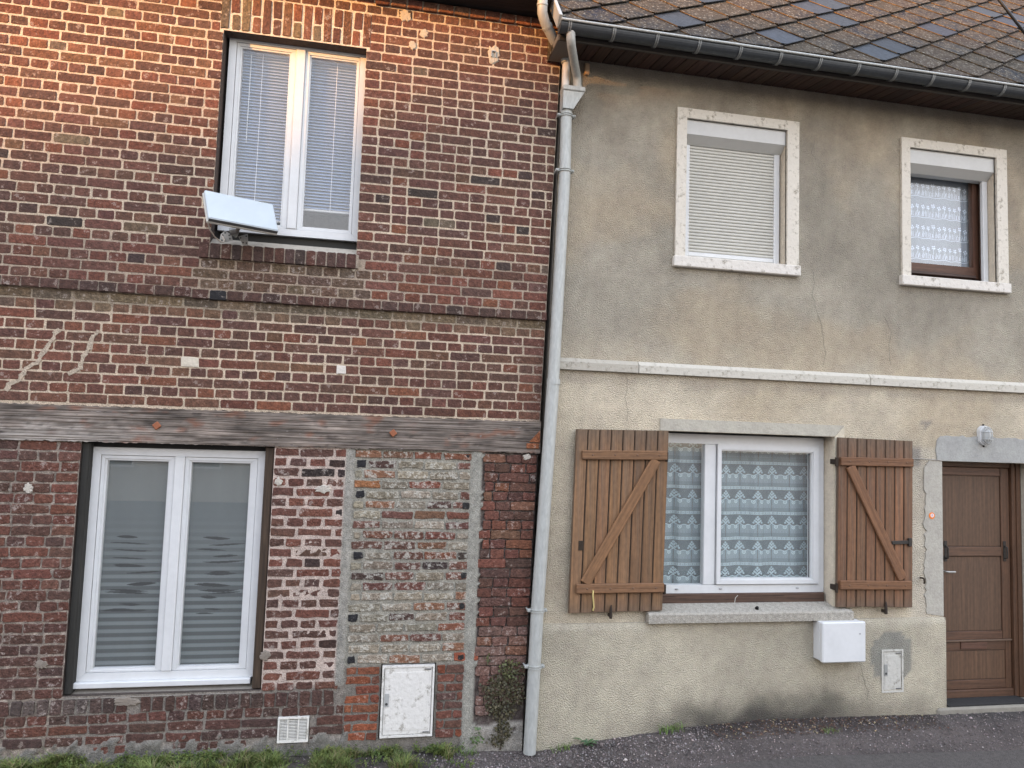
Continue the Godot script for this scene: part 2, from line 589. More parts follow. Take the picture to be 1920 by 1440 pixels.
func plan_bricks() -> void:
	# the upper wall, from the timber lintel to the band, then from the band to the eaves
	var hole := [[UL[0], UL[1], 3.345, UL[3]], [-1.195, -0.165, UL[3], 5.245], [-1.235, -0.168, 3.345, 3.447]]
	var p := 0.0679
	for i in 11:
		var y := 2.318 + p * (i + 0.5)
		var top := i == 10
		for s in span_minus(LEFT, edge_x(y) - 0.002, [], y):
			course(s[0], s[1], y, p - 0.0095, "h" if i % 2 == 1 else "s", LEFT - rnd(0.0, 0.01) - (0.05 if i % 4 > 1 else 0.0) - 0.11, func(x, yy, w, h):
				var c := tone("red") if rng.randf() < 0.45 else tone("purple")
				if top: c = tone("lichen")
				elif i == 9 and rng.randf() < 0.6: c = c.lerp(tone("lichen"), rnd(0.3, 0.8))
				elif x < -1.6 and i < 8: c = c.lerp(tone("red"), 0.5) * 1.08
				lay(x, yy, w, h, c, "worn_brick" if top else "brick", "wall"))
	# two whitened bricks
	lay(-1.247, 2.622, 0.116, 0.068, Color(0.62, 0.57, 0.47), "cement", "wall", "brick", 0.007, 0.006, -0.012)
	lay(-0.257, 2.622, 0.066, 0.066, Color(0.70, 0.66, 0.60), "cement", "wall", "brick", 0.007, 0.006, -0.012)
	# the projecting band: headers, stepping down beside one black brick
	var xb := LEFT
	while xb < edge_x(3.1) - 0.02:
		var w := 0.109 + rnd(-0.006, 0.006)
		if xb + w > edge_x(3.1): w = edge_x(3.1) - xb
		var mid := xb + w / 2
		var yb := 3.098 if mid < -1.22 else 3.092
		if mid > -1.20 and mid < -1.085:
			lay(mid, 3.090, w, 0.064, Color(0.030, 0.030, 0.032), "brick", "band", "band_brick", 0.0225, 0.002, -0.05)
		else:
			lay(mid, yb, w, 0.063, tone("dark").lerp(tone("deep"), 0.35), "worn_brick" if rng.randf() < 0.15 else "brick", "band", "band_brick", 0.026, 0.0022, -0.05, 0.0028)
		xb += w + 0.007
	# above the band
	for i in 32:
		var y := 3.133 + 0.0703 * (i + 0.5)
		if i > 30: break
		for s in span_minus(LEFT, edge_x(y) - 0.002, hole, y):
			var right: bool = s[0] > -0.2
			var bond := "h" if i % 2 == 0 else "s"
			var st: float = LEFT - (0.055 if i % 2 == 0 else 0.11) + rnd(-0.012, 0.012)
			if right and i > 4:
				bond = "m" if i % 2 == 1 or i % 6 == 0 else "h"
				st = s[0]
			course(s[0], s[1], y, 0.0703 - 0.0098, bond, st, func(x, yy, w, h):
				var c := tone("purple") if rng.randf() < 0.7 else tone("red")
				var m := "brick"
				if yy > 4.2 and x < -1.1 and rng.randf() < 0.5: c = tone("red") * 1.1
				if rng.randf() < 0.035: c = tone("dark")
				if rng.randf() < 0.018: c = tone("lichen")
				if yy < 3.34 and x > -1.24 and x < -0.1:
					c = c.lerp(tone("lichen") * 0.85, rnd(0.35, 0.9)); m = "worn_brick"
				elif yy < 3.42 and x > -0.12: c = tone("deep") * 1.3 if rng.randf() < 0.7 else tone("red")
				elif yy < 3.4: c = tone("deep") * 1.15 if rng.randf() < 0.55 else c
				lay(x, yy, w, h, c, m, "wall"))
	# bricks on edge under the upper window, proud of the wall and black with soot
	var x0 := -1.234
	while x0 < -0.17:
		var w := 0.061 + rnd(-0.003, 0.004)
		if x0 + w > -0.165: break
		lay(x0 + w / 2, 3.396, w, 0.104, tone("dark").lerp(tone("deep"), rnd(0.1, 0.5)), "brick", "sill", "sill_brick", 0.024, 0.002, -0.045, 0.0028)
		x0 += w + 0.009
	# flat arch over the upper window: whole bricks on end, then two halves, in turn
	var na := 15
	for i in na:
		var f := (i + 0.5) / na
		var xc := lerpf(-1.188, -0.168, f)
		var lean := (f - 0.5) * 0.05
		if i % 2 == 0:
			arch_brick(xc, 4.985, 5.236, lean, 0.056)
		else:
			arch_brick(xc, 4.985, 5.097, lean, 0.054)
			arch_brick(xc, 5.108, 5.236, lean, 0.056)
	# the moulded course under the eaves
	xb = -0.14
	while xb < 1.26:
		var w := minf(0.106 + rnd(-0.005, 0.005), 1.262 - xb)
		if w > 0.03:
			lay(xb + w / 2, 5.346, w, 0.064, tone("red"), "brick", "band", "band_brick", 0.026, 0.003, -0.05)
		xb += w + 0.011
	# bricks above the arch and along the eaves, left of it
	for i in 3:
		var y := 5.347 + 0.0703 * i
		course(LEFT, -0.15, y, 0.0575, "s" if i % 2 == 1 else "h", LEFT - 0.03, func(x, yy, w, h): lay(x, yy, w, h, tone("red") * 1.1, "brick", "wall"))
	# the lower wall, left of the window: weathered, with open joints
	for i in range(-4, 24):
		var y := 0.434 + 0.0683 * (i + 0.5)
		if i >= 0: course(LEFT, -1.886, y, 0.0565, "h" if i % 2 == 0 else "s", LEFT - (0.05 if i % 2 == 0 else 0.16) + rnd(-0.02, 0.02), func(x, yy, w, h):
			var c := tone("deep") if rng.randf() < 0.7 else tone("purple")
			if yy < 0.9: c = c.lerp(tone("dark"), 0.4)
			lay(x, yy, w, h, c, "worn_brick" if rng.randf() < (0.35 if yy > 0.85 else 0.75) else "brick", "wall", "brick", 0.0, 0.0042, -0.02))
		# between the window and the blocked doorway: pale mortar
		if i >= 0: course(-0.666, -0.166, y, 0.0515, "h" if i % 2 == 0 else "s", -0.666 - (0.02 if i % 2 == 0 else rnd(0.03, 0.09)), func(x, yy, w, h):
			var c := tone("deep") * 1.15 if rng.randf() < 0.75 else tone("purple")
			if rng.randf() < 0.07: c = tone("dark") * 0.7
			lay(x, yy, w, h, c, "worn_brick" if rng.randf() < 0.55 else "brick", "wall", "brick", 0.0, 0.0045, -0.016), 0.02)
		# the pier beside the downpipe: red, thin dark joints
		if y > 0.10:
			course(0.785 - (0.03 if i % 3 == 0 else 0.0) + rnd(-0.012, 0.012), edge_x(y) - 0.004, y - 0.006, 0.0605, "h" if posmod(i, 3) == 1 else "m", 0.745 + rnd(-0.02, 0.06), func(x, yy, w, h):
				var c := tone("deep") * 1.1 if rng.randf() < 0.75 else tone("red")
				var m := "brick"
				if rng.randf() < 0.35: m = "worn_brick"
				if yy < 0.28 and rng.randf() < 0.6: return
				if yy < 0.85:
					c = c.lerp(Color(0.30, 0.20, 0.17), rnd(0.1, 0.8)); m = "worn_brick"
				if rng.randf() < 0.05: c = Color(0.27, 0.13, 0.085)
				lay(x, yy, w, h, c, m, "wall", "brick", 0.0, 0.0042, -0.024), 0.007)
	# bricks on edge under the lower window
	x0 = LEFT
	while x0 < -0.13:
		var w := 0.064 + rnd(-0.006, 0.006)
		if x0 + w > -0.115: break
		var c := tone("dark").lerp(tone("deep"), rnd(0, 0.6))
		if x0 < -1.7: c = c.lerp(Color(0.17, 0.15, 0.14), rnd(0, 0.7))
		if not (x0 > -1.55 and x0 < -1.42):
			lay(x0 + w / 2, 0.383, w, 0.093 + rnd(-0.008, 0.006), c, "worn_brick" if rng.randf() < 0.4 else "brick", "sill", "sill_brick", 0.004, 0.005, -0.022)
		x0 += w + 0.0115
	# the courses at the foot of the wall
	for i in 4:
		var y := 0.302 - 0.0672 * i
		for s in span_minus(LEFT, -0.128, [VENT], y):
			course(s[0], s[1], y, 0.0545, ["h", "s", "m", "s"][i], LEFT - 0.09 * i + rnd(-0.05, 0.05), func(x, yy, w, h):
				if i == 3 and rng.randf() < (0.75 if x < -1.2 else 0.35): return
				lay(x, yy, w, h, tone("dark").lerp(tone("deep"), rnd(0.2, 0.9)), "worn_brick" if rng.randf() < 0.5 else "brick", "wall", "brick", 0.0, 0.0055, -0.02), 0.013)
	# the blocked doorway: reused bricks, lime-washed, in cement
	var y2 := 2.041
	var row := 0
	while y2 > 0.615:
		var x := -0.128 + rnd(0, 0.02)
		if row % 3 != 0 and rng.randf() < 0.7:      # a short end piece, often black
			var w := rnd(0.04, 0.075)
			lay(x + w / 2, y2, w, 0.047, Color(0.025, 0.025, 0.028) if rng.randf() < 0.5 else tone("pale"), "brick", "infill", "infill_brick", 0.0, 0.005)
			x += w + 0.016
		while x < 0.66:
			var w := minf(rnd(0.17, 0.225), 0.69 - x)
			var t := rng.randf()
			var m := "washed_brick"
			var c := tone("pale")
			if row == 6 and x > -0.1:
				c = tone("red") * 1.3; m = "brick"; w = minf(0.215, 0.69 - x)
			elif row == 3 and x < 0.02:
				c = Color(0.42, 0.19, 0.085); m = "worn_brick"
			elif row == 20 and x > 0.42:
				c = tone("orange") * 1.2; m = "brick"; w = 0.17
			elif t < 0.22: c = tone("red") * 1.15
			elif t < 0.4: c = tone("purple") * 1.2
			elif t < 0.47: c = Color(0.34, 0.17, 0.10)
			elif t < 0.54: c = tone("dark")
			if w > 0.04:
				lay(x + w / 2, y2 + rnd(-0.003, 0.003), w, 0.0505 + rnd(-0.004, 0.003), c, m, "infill", "infill_brick", 0.0, 0.0048)
			x += w + 0.013
		if rng.randf() < 0.3 and row != 6:
			lay(0.665, y2, 0.045, 0.044, Color(0.03, 0.028, 0.03), "brick", "infill", "infill_brick", 0.003, 0.005)
		y2 -= 0.0705
		row += 1
	# red bricks either side of the meter cupboard
	for i in 8:
		var y := 0.552 - 0.0625 * i
		if y < 0.075: break
		var split := i % 2 == 0
		for side in 2:
			var xa: float = -0.118 if side == 0 else 0.508
			var xe: float = 0.108 if side == 0 else 0.692
			var cut: float = xa + (xe - xa) * (rnd(0.18, 0.32) if split else rnd(0.6, 0.75))
			for q in [[xa, cut], [cut + 0.01, xe]]:
				if side == 0 and i == 2 and q[0] == xa: continue
				var c := tone("orange") if (side == 0 and i != 1) or rng.randf() < 0.4 else tone("deep") * 1.25
				lay((q[0] + q[1]) / 2, y, q[1] - q[0], 0.050, c, "brick", "infill", "infill_brick", -0.004 if side == 0 else 0.0, 0.005, -0.02)


func arch_brick(xc: float, y0: float, y1: float, lean: float, w: float) -> void:
	var f := (y0 + y1) / 2 - 4.985
	lay(xc + lean * f / 0.24, (y0 + y1) / 2, w, y1 - y0, tone("red") * 1.05 if rng.randf() < 0.7 else tone("lichen"), "worn_brick" if xc > -0.6 and rng.randf() < 0.6 else "brick", "arch", "arch_brick", 0.002, 0.003)


func build_bricks(wall: Node3D, house: Node3D) -> void:
	var plain := []
	for b in laid:
		b.size = b.w * b.h / (Vector3(b.x, b.y, 0) - CAM).length_squared()
		var s := (Vector3(b.x, b.y, 0) - CAM).normalized()
		if b.x < -2.52 or b.y > 5.45: b.size *= 0.2
		if b.called == "brick": plain.append(b)
	plain.sort_custom(func(p, q): return p.size > q.size)
	for i in plain.size():
		plain[i].rest = i >= 300
	var rest := {}
	for b in laid:
		if b.get("rest", false):
			if not rest.has(b.mat): rest[b.mat] = M.new()
			brick_shape(rest[b.mat], Vector3(b.x, b.y, 0), b)
		else:
			var m := M.new()
			var at := Vector3(b.x, b.y, 0)
			brick_shape(m, at, b)
			part(wall, b.called, m, mat[b.mat], at)
	for k in rest:
		part(wall, {"brick": "brickwork", "worn_brick": "worn_brickwork"}.get(k, "repaired_brickwork"), rest[k], mat[k]).set_meta("kind", "stuff")


# a front cut into a fine net with openings left out; warp moves its points, tint colours them
func net(m: M, x0: float, x1: float, y0: float, y1: float, step: float, holes: Array, warp: Callable, tint: Callable) -> void:
	var xs := [x0, x1]
	var ys := [y0, y1]
	for h in holes:
		for e in [h[0], h[1]]:
			if e > x0 and e < x1: xs.append(e)
		for e in [h[2], h[3]]:
			if e > y0 and e < y1: ys.append(e)
	for a in [xs, ys]:
		a.sort()
		var k := 0
		var keep: Array = a.duplicate()
		for i in keep.size() - 1:
			var n := int((keep[i + 1] - keep[i]) / step)
			for j in range(1, n):
				a.append(lerpf(keep[i], keep[i + 1], float(j) / n))
		a.sort()
	var nx := xs.size()
	var pts := []
	var cols := []
	for y in ys:
		for x in xs:
			pts.append(warp.call(x, y))
			cols.append(tint.call(x, y))
	var nn := []
	for j in ys.size():
		for i in nx:
			var dx: Vector3 = pts[j * nx + mini(i + 1, nx - 1)] - pts[j * nx + maxi(i - 1, 0)]
			var dy: Vector3 = pts[mini(j + 1, ys.size() - 1) * nx + i] - pts[maxi(j - 1, 0) * nx + i]
			nn.append(dx.cross(dy).normalized())
	for j in ys.size() - 1:
		for i in nx - 1:
			if xs[i + 1] - xs[i] < 1e-5 or ys[j + 1] - ys[j] < 1e-5: continue
			var cx: float = (xs[i] + xs[i + 1]) / 2
			var cy: float = (ys[j] + ys[j + 1]) / 2
			var inside := false
			for h in holes:
				if cx > h[0] and cx < h[1] and cy > h[2] and cy < h[3]: inside = true
			if inside: continue
			for k in [j * nx + i, (j + 1) * nx + i, (j + 1) * nx + i + 1, j * nx + i, (j + 1) * nx + i + 1, j * nx + i + 1]:
				m.put(pts[k], nn[k], Vector2.ZERO, cols[k])


func reveal(m: M, h: Array, z0: float, z1: float, sides := "lrtb") -> void:   # the inner faces of an opening
	if "l" in sides: m.poly([Vector3(h[0], h[2], z0), Vector3(h[0], h[3], z0), Vector3(h[0], h[3], z1), Vector3(h[0], h[2], z1)], Vector3.RIGHT)
	if "r" in sides: m.poly([Vector3(h[1], h[2], z0), Vector3(h[1], h[3], z0), Vector3(h[1], h[3], z1), Vector3(h[1], h[2], z1)], Vector3.LEFT)
	if "t" in sides: m.poly([Vector3(h[0], h[3], z0), Vector3(h[1], h[3], z0), Vector3(h[1], h[3], z1), Vector3(h[0], h[3], z1)], Vector3.DOWN)
	if "b" in sides: m.poly([Vector3(h[0], h[2], z0), Vector3(h[1], h[2], z0), Vector3(h[1], h[2], z1), Vector3(h[0], h[2], z1)], Vector3.UP)


# four mitred lengths round a rectangle
func ring(m: M, o: Array, w: Array, z0: float, z1: float, gap := 0.0006) -> void:   # o: x0 x1 y0 y1; w: widths left right bottom top
	var a := Vector2(o[0], o[2])
	var b := Vector2(o[1], o[2])
	var c := Vector2(o[1], o[3])
	var d := Vector2(o[0], o[3])
	var ia := a + Vector2(w[0], w[2])
	var ib := b + Vector2(-w[1], w[2])
	var ic := c + Vector2(-w[1], -w[3])
	var id := d + Vector2(w[0], -w[3])
	for s in [[a, b, ib, ia, 0], [b, c, ic, ib, 1], [c, d, id, ic, 0], [d, a, ia, id, 1]]:
		var along: Vector2 = (s[1] - s[0]).normalized() * gap
		m.prism(PackedVector2Array([s[0] + along, s[1] - along, s[2] - along, s[3] + along]), z0, z1, s[4])


# a white two-leaf window as a part of its house: frame > sash, mullion, pane
func casement(house: Node3D, o: Array, zf: float, split: Array, panes: Array, material: Material, fw := 0.05) -> MeshInstance3D:
	var m := M.new()
	ring(m, o, [fw, fw, fw, fw], zf - 0.07, zf)
	var win := part(house, "window", m, material, Vector3((o[0] + o[1]) / 2, o[2], zf))
	for i in panes.size():
		var g: Array = panes[i]
		var s: Array = [o[0] + fw + 0.003 if i == 0 else split[1] + 0.002, split[0] - 0.002 if i == 0 else o[1] - fw - 0.003, o[2] + fw + 0.003, o[3] - fw - 0.003]
		var k := M.new()
		ring(k, s, [g[0] - s[0] - 0.012, s[1] - g[1] - 0.012, g[2] - s[2] - 0.012, s[3] - g[3] - 0.012], zf - 0.062, zf - 0.008)
		ring(k, [g[0] - 0.012, g[1] + 0.012, g[2] - 0.012, g[3] + 0.012], [0.012, 0.012, 0.012, 0.012], zf - 0.056, zf - 0.016)
		part(win, "sash", k, material)
		for e in 1:
			var q := M.new()
			q.box(Vector3(g[0] - 0.004, g[2] - 0.004, zf - 0.034 - e * 0.016), Vector3(g[1] + 0.004, g[3] + 0.004, zf - 0.030 - e * 0.016), 0)
			part(win, "pane", q, mat.glass)
	var u := M.new()
	u.box(Vector3(split[0], o[2] + fw + 0.001, zf - 0.06), Vector3(split[1], o[3] - fw - 0.001, zf + 0.006), 0.005)
	part(win, "mullion", u, material)
	return win


func ground_y(x: float, z: float) -> float:
	var k := [[-60.0, 0.02], [-2.8, 0.045], [-1.0, 0.03], [0.3, 0.0], [1.2, -0.03], [1.75, 0.03], [2.3, 0.085], [3.0, 0.12], [4.6, 0.10], [6.2, 0.10], [60.0, 0.3]]
	var y := 0.0
	for i in k.size() - 1:
		if x >= k[i][0] and x <= k[i + 1][0]:
			y = lerpf(k[i][1], k[i + 1][1], (x - k[i][0]) / (k[i + 1][0] - k[i][0]))
	return y - 0.025 * clampf(z, -1, 3)


func _ready() -> void:
	rng.seed = 20240311
	var cam := Camera3D.new()
	cam.name = "camera"
	add_child(cam)
	cam.position = CAM
	cam.rotation = Vector3(0.0729, -0.1879, 0.0330)
	cam.fov = 56.83
	cam.near = 0.05
	cam.far = 600.0
	cam.current = true
	var env := Environment.new()
	var sky := Sky.new()
	var air := ProceduralSkyMaterial.new()
	air.sky_top_color = Color(0.66, 0.69, 0.755)
	air.sky_horizon_color = Color(0.93, 0.87, 0.775)
	air.sky_curve = 0.15
	air.ground_bottom_color = Color(0.25, 0.23, 0.21)
	air.ground_horizon_color = Color(0.62, 0.58, 0.53)
	air.sun_angle_max = 30.0
	sky.sky_material = air
	env.background_mode = Environment.BG_SKY
	env.sky = sky
	env.background_energy_multiplier = 3.0
	env.tonemap_mode = Environment.TONE_MAPPER_LINEAR
	env.tonemap_exposure = 1.9
	env.sdfgi_enabled = true
	env.ssao_enabled = true
	env.ssil_enabled = true
	var we := WorldEnvironment.new()
	we.name = "sky"
	we.environment = env
	add_child(we)
	var sun := DirectionalLight3D.new()
	sun.name = "sun"
	add_child(sun)
	var s := Vector3(-sin(deg_to_rad(57)) * cos(deg_to_rad(7)), sin(deg_to_rad(7)), cos(deg_to_rad(57)) * cos(deg_to_rad(7)))
	sun.look_at_from_position(Vector3.ZERO, -s)
	sun.light_energy = 1.6
	sun.light_color = Color(1.0, 0.70, 0.36)
	sun.light_angular_distance = 1.2
	sun.shadow_enabled = true

	make_materials()
	ground()
	brick_house()
	rendered_house()
	downpipes()
	fixtures()
	plants()
	across_the_street()


# ---------------------------------------------------------------- setting
func ground() -> void:
	var xs := [-150.0, -80.0, -40.0, -20.0, -10.0, -6.0]
	var zs := [-150.0, -60.0, -20.0, -8.0, -2.0, -0.3]
	var x := -4.0
	while x < 7.0:
		xs.append(x); x += 0.05
	xs.append_array([8.0, 12.0, 20.0, 40.0, 80.0, 150.0])
	var z := -0.1
	while z < 1.3:
		zs.append(z); z += 0.04
	zs.append_array([1.8, 3.0, 6.0, 12.0, 25.0, 60.0, 150.0])
	var f := noise(51, 1.6, 3)
	var f2 := noise(52, 0.7, 3)
	var m := M.new()
	var p := []
	var c := []
	for zz in zs:
		for xx in xs:
			var near: float = 1.0 if absf(xx) < 8 and zz < 2 else 0.0
			p.append(Vector3(xx, ground_y(xx, zz) + near * 0.008 * f.get_noise_2d(xx * 4, zz * 4), zz))
			var g: float = 0.20 + 0.08 * f2.get_noise_2d(xx * 1.5, zz * 3)
			var k := Color(g * 1.12, g * 0.96, g * 0.88)
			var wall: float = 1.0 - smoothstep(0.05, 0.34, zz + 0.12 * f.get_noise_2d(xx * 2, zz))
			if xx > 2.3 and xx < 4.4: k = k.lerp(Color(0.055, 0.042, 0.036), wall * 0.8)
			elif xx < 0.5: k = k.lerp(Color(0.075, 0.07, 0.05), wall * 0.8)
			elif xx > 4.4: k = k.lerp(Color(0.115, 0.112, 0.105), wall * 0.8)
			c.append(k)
	var nx := xs.size()
	for j in zs.size() - 1:
		for i in nx - 1:
			var q := [j * nx + i, j * nx + i + 1, (j + 1) * nx + i + 1, (j + 1) * nx + i]
			for e in [q[0], q[1], q[2], q[0], q[2], q[3]]:
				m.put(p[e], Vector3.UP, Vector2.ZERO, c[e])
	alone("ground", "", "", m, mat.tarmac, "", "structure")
	# the smoother strip of road laid along the street
	var r := M.new()
	r.col = Color(0.21, 0.195, 0.18)
	var px := 2.0
	while px < 7.0:
		var e0 := 0.60 + 0.03 * (px - 2.0) + 0.012 * f.get_noise_1d(px * 9)
		var e1 := 0.60 + 0.03 * (px - 1.75) + 0.012 * f.get_noise_1d((px + 0.25) * 9)
		r.poly([Vector3(px, ground_y(px, e0) + 0.012, e0), Vector3(px + 0.25, ground_y(px + 0.25, e1) + 0.012, e1), Vector3(px + 0.25, ground_y(px + 0.25, 3.0) + 0.012, 3.0), Vector3(px, ground_y(px, 3.0) + 0.012, 3.0)], Vector3.UP)
		px += 0.25
	alone("road", "", "", r, mat.tarmac, "", "structure")


func shell(house: Node3D, x0: float, x1: float, y1: float) -> void:   # the closed volume behind a front
	var m := M.new()
	m.col = Color(0.42, 0.40, 0.37)
	m.box(Vector3(x0, -0.3, -6.0), Vector3(x0 + 0.2, y1, -0.3), 0)
	m.box(Vector3(x1 - 0.2, -0.3, -6.0), Vector3(x1, y1, -0.3), 0)
	m.box(Vector3(x0 + 0.2, -0.3, -6.0), Vector3(x1 - 0.2, y1, -5.8), 0)
	part(house, "outer_wall", m, mat.cement)
	var f := M.new()
	f.col = Color(0.2, 0.18, 0.16)
	for y in [0.05, 2.62, y1 - 0.06]:
		f.box(Vector3(x0 + 0.2, y - 0.1, -5.8), Vector3(x1 - 0.2, y, -0.3), 0)
	part(house, "storey_floor", f, mat.plain)


# ---------------------------------------------------------------- the brick house
const CRACKS := [[Vector2(-1.836, 2.797), Vector2(-1.862, 2.745), Vector2(-1.890, 2.66), Vector2(-1.91, 2.615), Vector2(-1.928, 2.551), Vector2(-2.013, 2.494)], [Vector2(-2.073, 2.796), Vector2(-2.105, 2.717), Vector2(-2.15, 2.637), Vector2(-2.177, 2.573), Vector2(-2.245, 2.528), Vector2(-2.277, 2.457), Vector2(-2.328, 2.427), Vector2(-2.342, 2.374)]]


func brick_house() -> void:
	var h := thing("brick_house", "red brick house with a grey timber lintel and two white windows", "house", Vector3(-0.8, 0, 0))
	var f := noise(61, 1.3, 4)
	var w := M.new()
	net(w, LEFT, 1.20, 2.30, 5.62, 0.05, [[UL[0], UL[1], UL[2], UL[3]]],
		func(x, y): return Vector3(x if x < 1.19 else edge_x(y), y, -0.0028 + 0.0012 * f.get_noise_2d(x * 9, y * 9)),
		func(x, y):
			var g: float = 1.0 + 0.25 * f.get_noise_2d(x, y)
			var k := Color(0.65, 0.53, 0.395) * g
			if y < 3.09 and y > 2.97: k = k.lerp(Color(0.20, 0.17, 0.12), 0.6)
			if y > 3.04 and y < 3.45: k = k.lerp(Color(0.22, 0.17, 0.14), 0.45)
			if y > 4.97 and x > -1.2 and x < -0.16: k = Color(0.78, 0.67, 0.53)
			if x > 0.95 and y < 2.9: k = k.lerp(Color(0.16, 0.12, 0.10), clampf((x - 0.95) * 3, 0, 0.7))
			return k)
	var lower := func(x: float, y: float) -> Array:     # depth and colour of the joints below the lintel
		var n: float = f.get_noise_2d(x * 6, y * 6)
		var n2: float = f.get_noise_2d(x * 17 + 40, y * 17)
		if y < 0.12 + 0.09 * n and (x < -0.1): return [0.004 + 0.012 * n, Color(0.20, 0.19, 0.165) * (1 + 0.4 * n2)]
		if x < -1.87: return [-0.008 + 0.004 * n, Color(0.27, 0.225, 0.185).lerp(Color(0.56, 0.48, 0.40), clampf(n2 * 2, 0, 1))]
		if y < 0.45 and x < -0.125: return [-0.009, Color(0.28, 0.25, 0.215) * (1 + 0.4 * n2)]
		if x < -0.19: return [-0.0055 + 0.003 * n2, Color(0.60, 0.49, 0.42) * (1 + 0.25 * n)]
		if x < -0.125: return [0.0025 + 0.005 * n2, Color(0.37, 0.355, 0.31) * (1 + 0.3 * n)]
		if x < 0.695:
			if y < 0.58: return [-0.010 + 0.004 * n2, Color(0.22, 0.20, 0.17) * (1 + 0.3 * n)]
			return [-0.0095 + 0.005 * n2, Color(0.36, 0.345, 0.29) * (1 + 0.25 * n)]
		if x < 0.775 + 0.02 * n2: return [0.002 + 0.005 * n2, Color(0.37, 0.36, 0.31) * (1 + 0.3 * n)]
		if y < 0.16 + 0.12 * n: return [0.003 + 0.012 * n2, Color(0.38, 0.355, 0.31) * (1 + 0.4 * n)]
		return [-0.017 + 0.004 * n, Color(0.10, 0.078, 0.068).lerp(Color(0.3, 0.27, 0.23), clampf(n2 * 1.6 - 0.1, 0, 0.8))]
	net(w, LEFT, 1.13, -0.15, 2.30, 0.02, [[LL[0], LL[1], LL[2], LL[3]], [CAB[0], CAB[1], CAB[2], CAB[3]], VENT],
		func(x, y): return Vector3(x if x < 1.12 else edge_x(y), y, lower.call(x, y)[0]),
		func(x, y): return lower.call(x, y)[1])
	var wall := part(h, "wall", w, mat.mortar)
	plan_bricks()
	build_bricks(wall, h)
	# the thickness of the front and the end facing the pipe
	var t := M.new()
	t.col = Color(0.10, 0.075, 0.065)
	t.poly([Vector3(edge_x(-0.1), -0.15, -0.003), Vector3(edge_x(5.4), 5.62, -0.003), Vector3(edge_x(5.4), 5.62, -0.4), Vector3(edge_x(-0.1), -0.15, -0.4)], Vector3.RIGHT)
	t.poly([Vector3(LEFT, -0.15, -0.003), Vector3(LEFT, 5.62, -0.003), Vector3(LEFT, 5.62, -0.4), Vector3(LEFT, -0.15, -0.4)], Vector3.LEFT)
	reveal(t, UL, -0.3, -0.006)
	reveal(t, LL, -0.3, -0.018)
	part(h, "reveal", t, mat.mortar)
	t = M.new()
	t.col = Color(0.10, 0.075, 0.065)
	reveal(t, CAB, -0.06, -0.008)
	t.box(Vector3(CAB[0], CAB[2], -0.08), Vector3(CAB[1], CAB[3], -0.055), 0)
	part(h, "reveal", t, mat.mortar)
	shell(h, LEFT, 1.12, 5.6)
	# timber lintel over the ground floor
	var b := M.new()
	b.col = Color(0.26, 0.23, 0.21)
	b.off = Vector2(0.3, 0.2)
	var top := PackedVector2Array()
	var steps := 40
	for i in steps + 1:
		var x := lerpf(LEFT, 1.196, float(i) / steps)
		top.append(Vector2(x, 2.075 + 0.010 * (x + 2.4) / 3.6 + 0.005 * f.get_noise_1d(x * 30)))
	for i in steps + 1:
		var x := lerpf(1.196, LEFT, float(i) / steps)
		top.append(Vector2(x, 2.300 + 0.006 * (x + 2.4) / 3.6 + 0.006 * f.get_noise_1d(x * 25 + 9)))
	b.prism(top, -0.25, 0.006, 0)
	var beam := part(h, "lintel_beam", b, mat.beam_wood)
	var bf := M.new()      # its weathered face: ragged along both edges, checked and stained
	net(bf, LEFT, 1.195, 2.055, 2.318, 0.012, [],
		func(x, y):
			var yy: float = y
			if y < 2.07: yy = 2.070 + 0.010 * (x + 2.4) / 3.6 + 0.009 * f.get_noise_2d(x * 22, 3.0)
			if y > 2.305: yy = 2.304 + 0.006 * (x + 2.4) / 3.6 + 0.010 * f.get_noise_2d(x * 18, 9.0)
			return Vector3(x, yy, 0.0085 + 0.005 * f.get_noise_2d(x * 2.5, y * 26) + 0.002 * f.get_noise_2d(x * 14, y * 60)),
		func(x, y):
			var n: float = f.get_noise_2d(x * 1.3, y * 9)
			var n2: float = f.get_noise_2d(x * 3.1 + 11, y * 17)
			var n3: float = f.get_noise_2d(x * 2.0 + 40, y * 5)
			var k := Color(0.25, 0.215, 0.19) * (1.0 + 0.9 * n + 0.5 * n2)
			k = k.lerp(Color(0.50, 0.465, 0.43), clampf((-1.15 - x) * 1.2, 0, 1) * clampf((2.20 - y) * 16 + 2.5 * n2, 0, 1) * 0.75)
			k = k.lerp(Color(0.30, 0.135, 0.085), clampf(n3 * 2.6 - 0.55, 0, 0.75))
			k = k.lerp(Color(0.055, 0.045, 0.04), clampf(n2 * 3.0 - 0.95, 0, 0.8))
			return k)
	part(beam, "weathered_face", bf, mat.old_beam)
	for p in [[-1.425, 2.19], [0.126, 2.192]]:
		var k := M.new()
		k.col = Color(0.27, 0.095, 0.045)
		k.box(Vector3(-0.021, -0.021, 0.0), Vector3(0.021, 0.021, 0.020), 0.004)
		k.moved(Transform3D(Basis(Vector3.BACK, 0.7), Vector3(p[0], p[1], 0.006)))
		part(beam, "bolt_head", k, mat.plain)
	var tl := M.new()      # two tile slips let into the end of the beam
	tl.col = Color(0.36, 0.13, 0.055)
	tl.box(Vector3(1.09, 2.112, 0.005), Vector3(1.183, 2.150, 0.020), 0.003)
	tl.prism(PackedVector2Array([Vector2(1.11, 2.160), Vector2(1.188, 2.158), Vector2(1.188, 2.245)]), 0.005, 0.019)
	part(beam, "tile_slip", tl, mat.brick)
	# upper window
	casement(h, [-1.150, -0.184, 3.572, 5.005], -0.10, [-0.688, -0.622], [[-1.062, -0.735, 3.648, 4.918], [-0.581, -0.258, 3.652, 4.918]], mat.white_plastic)
	var s := M.new()
	s.col = Color(0.40, 0.38, 0.33)
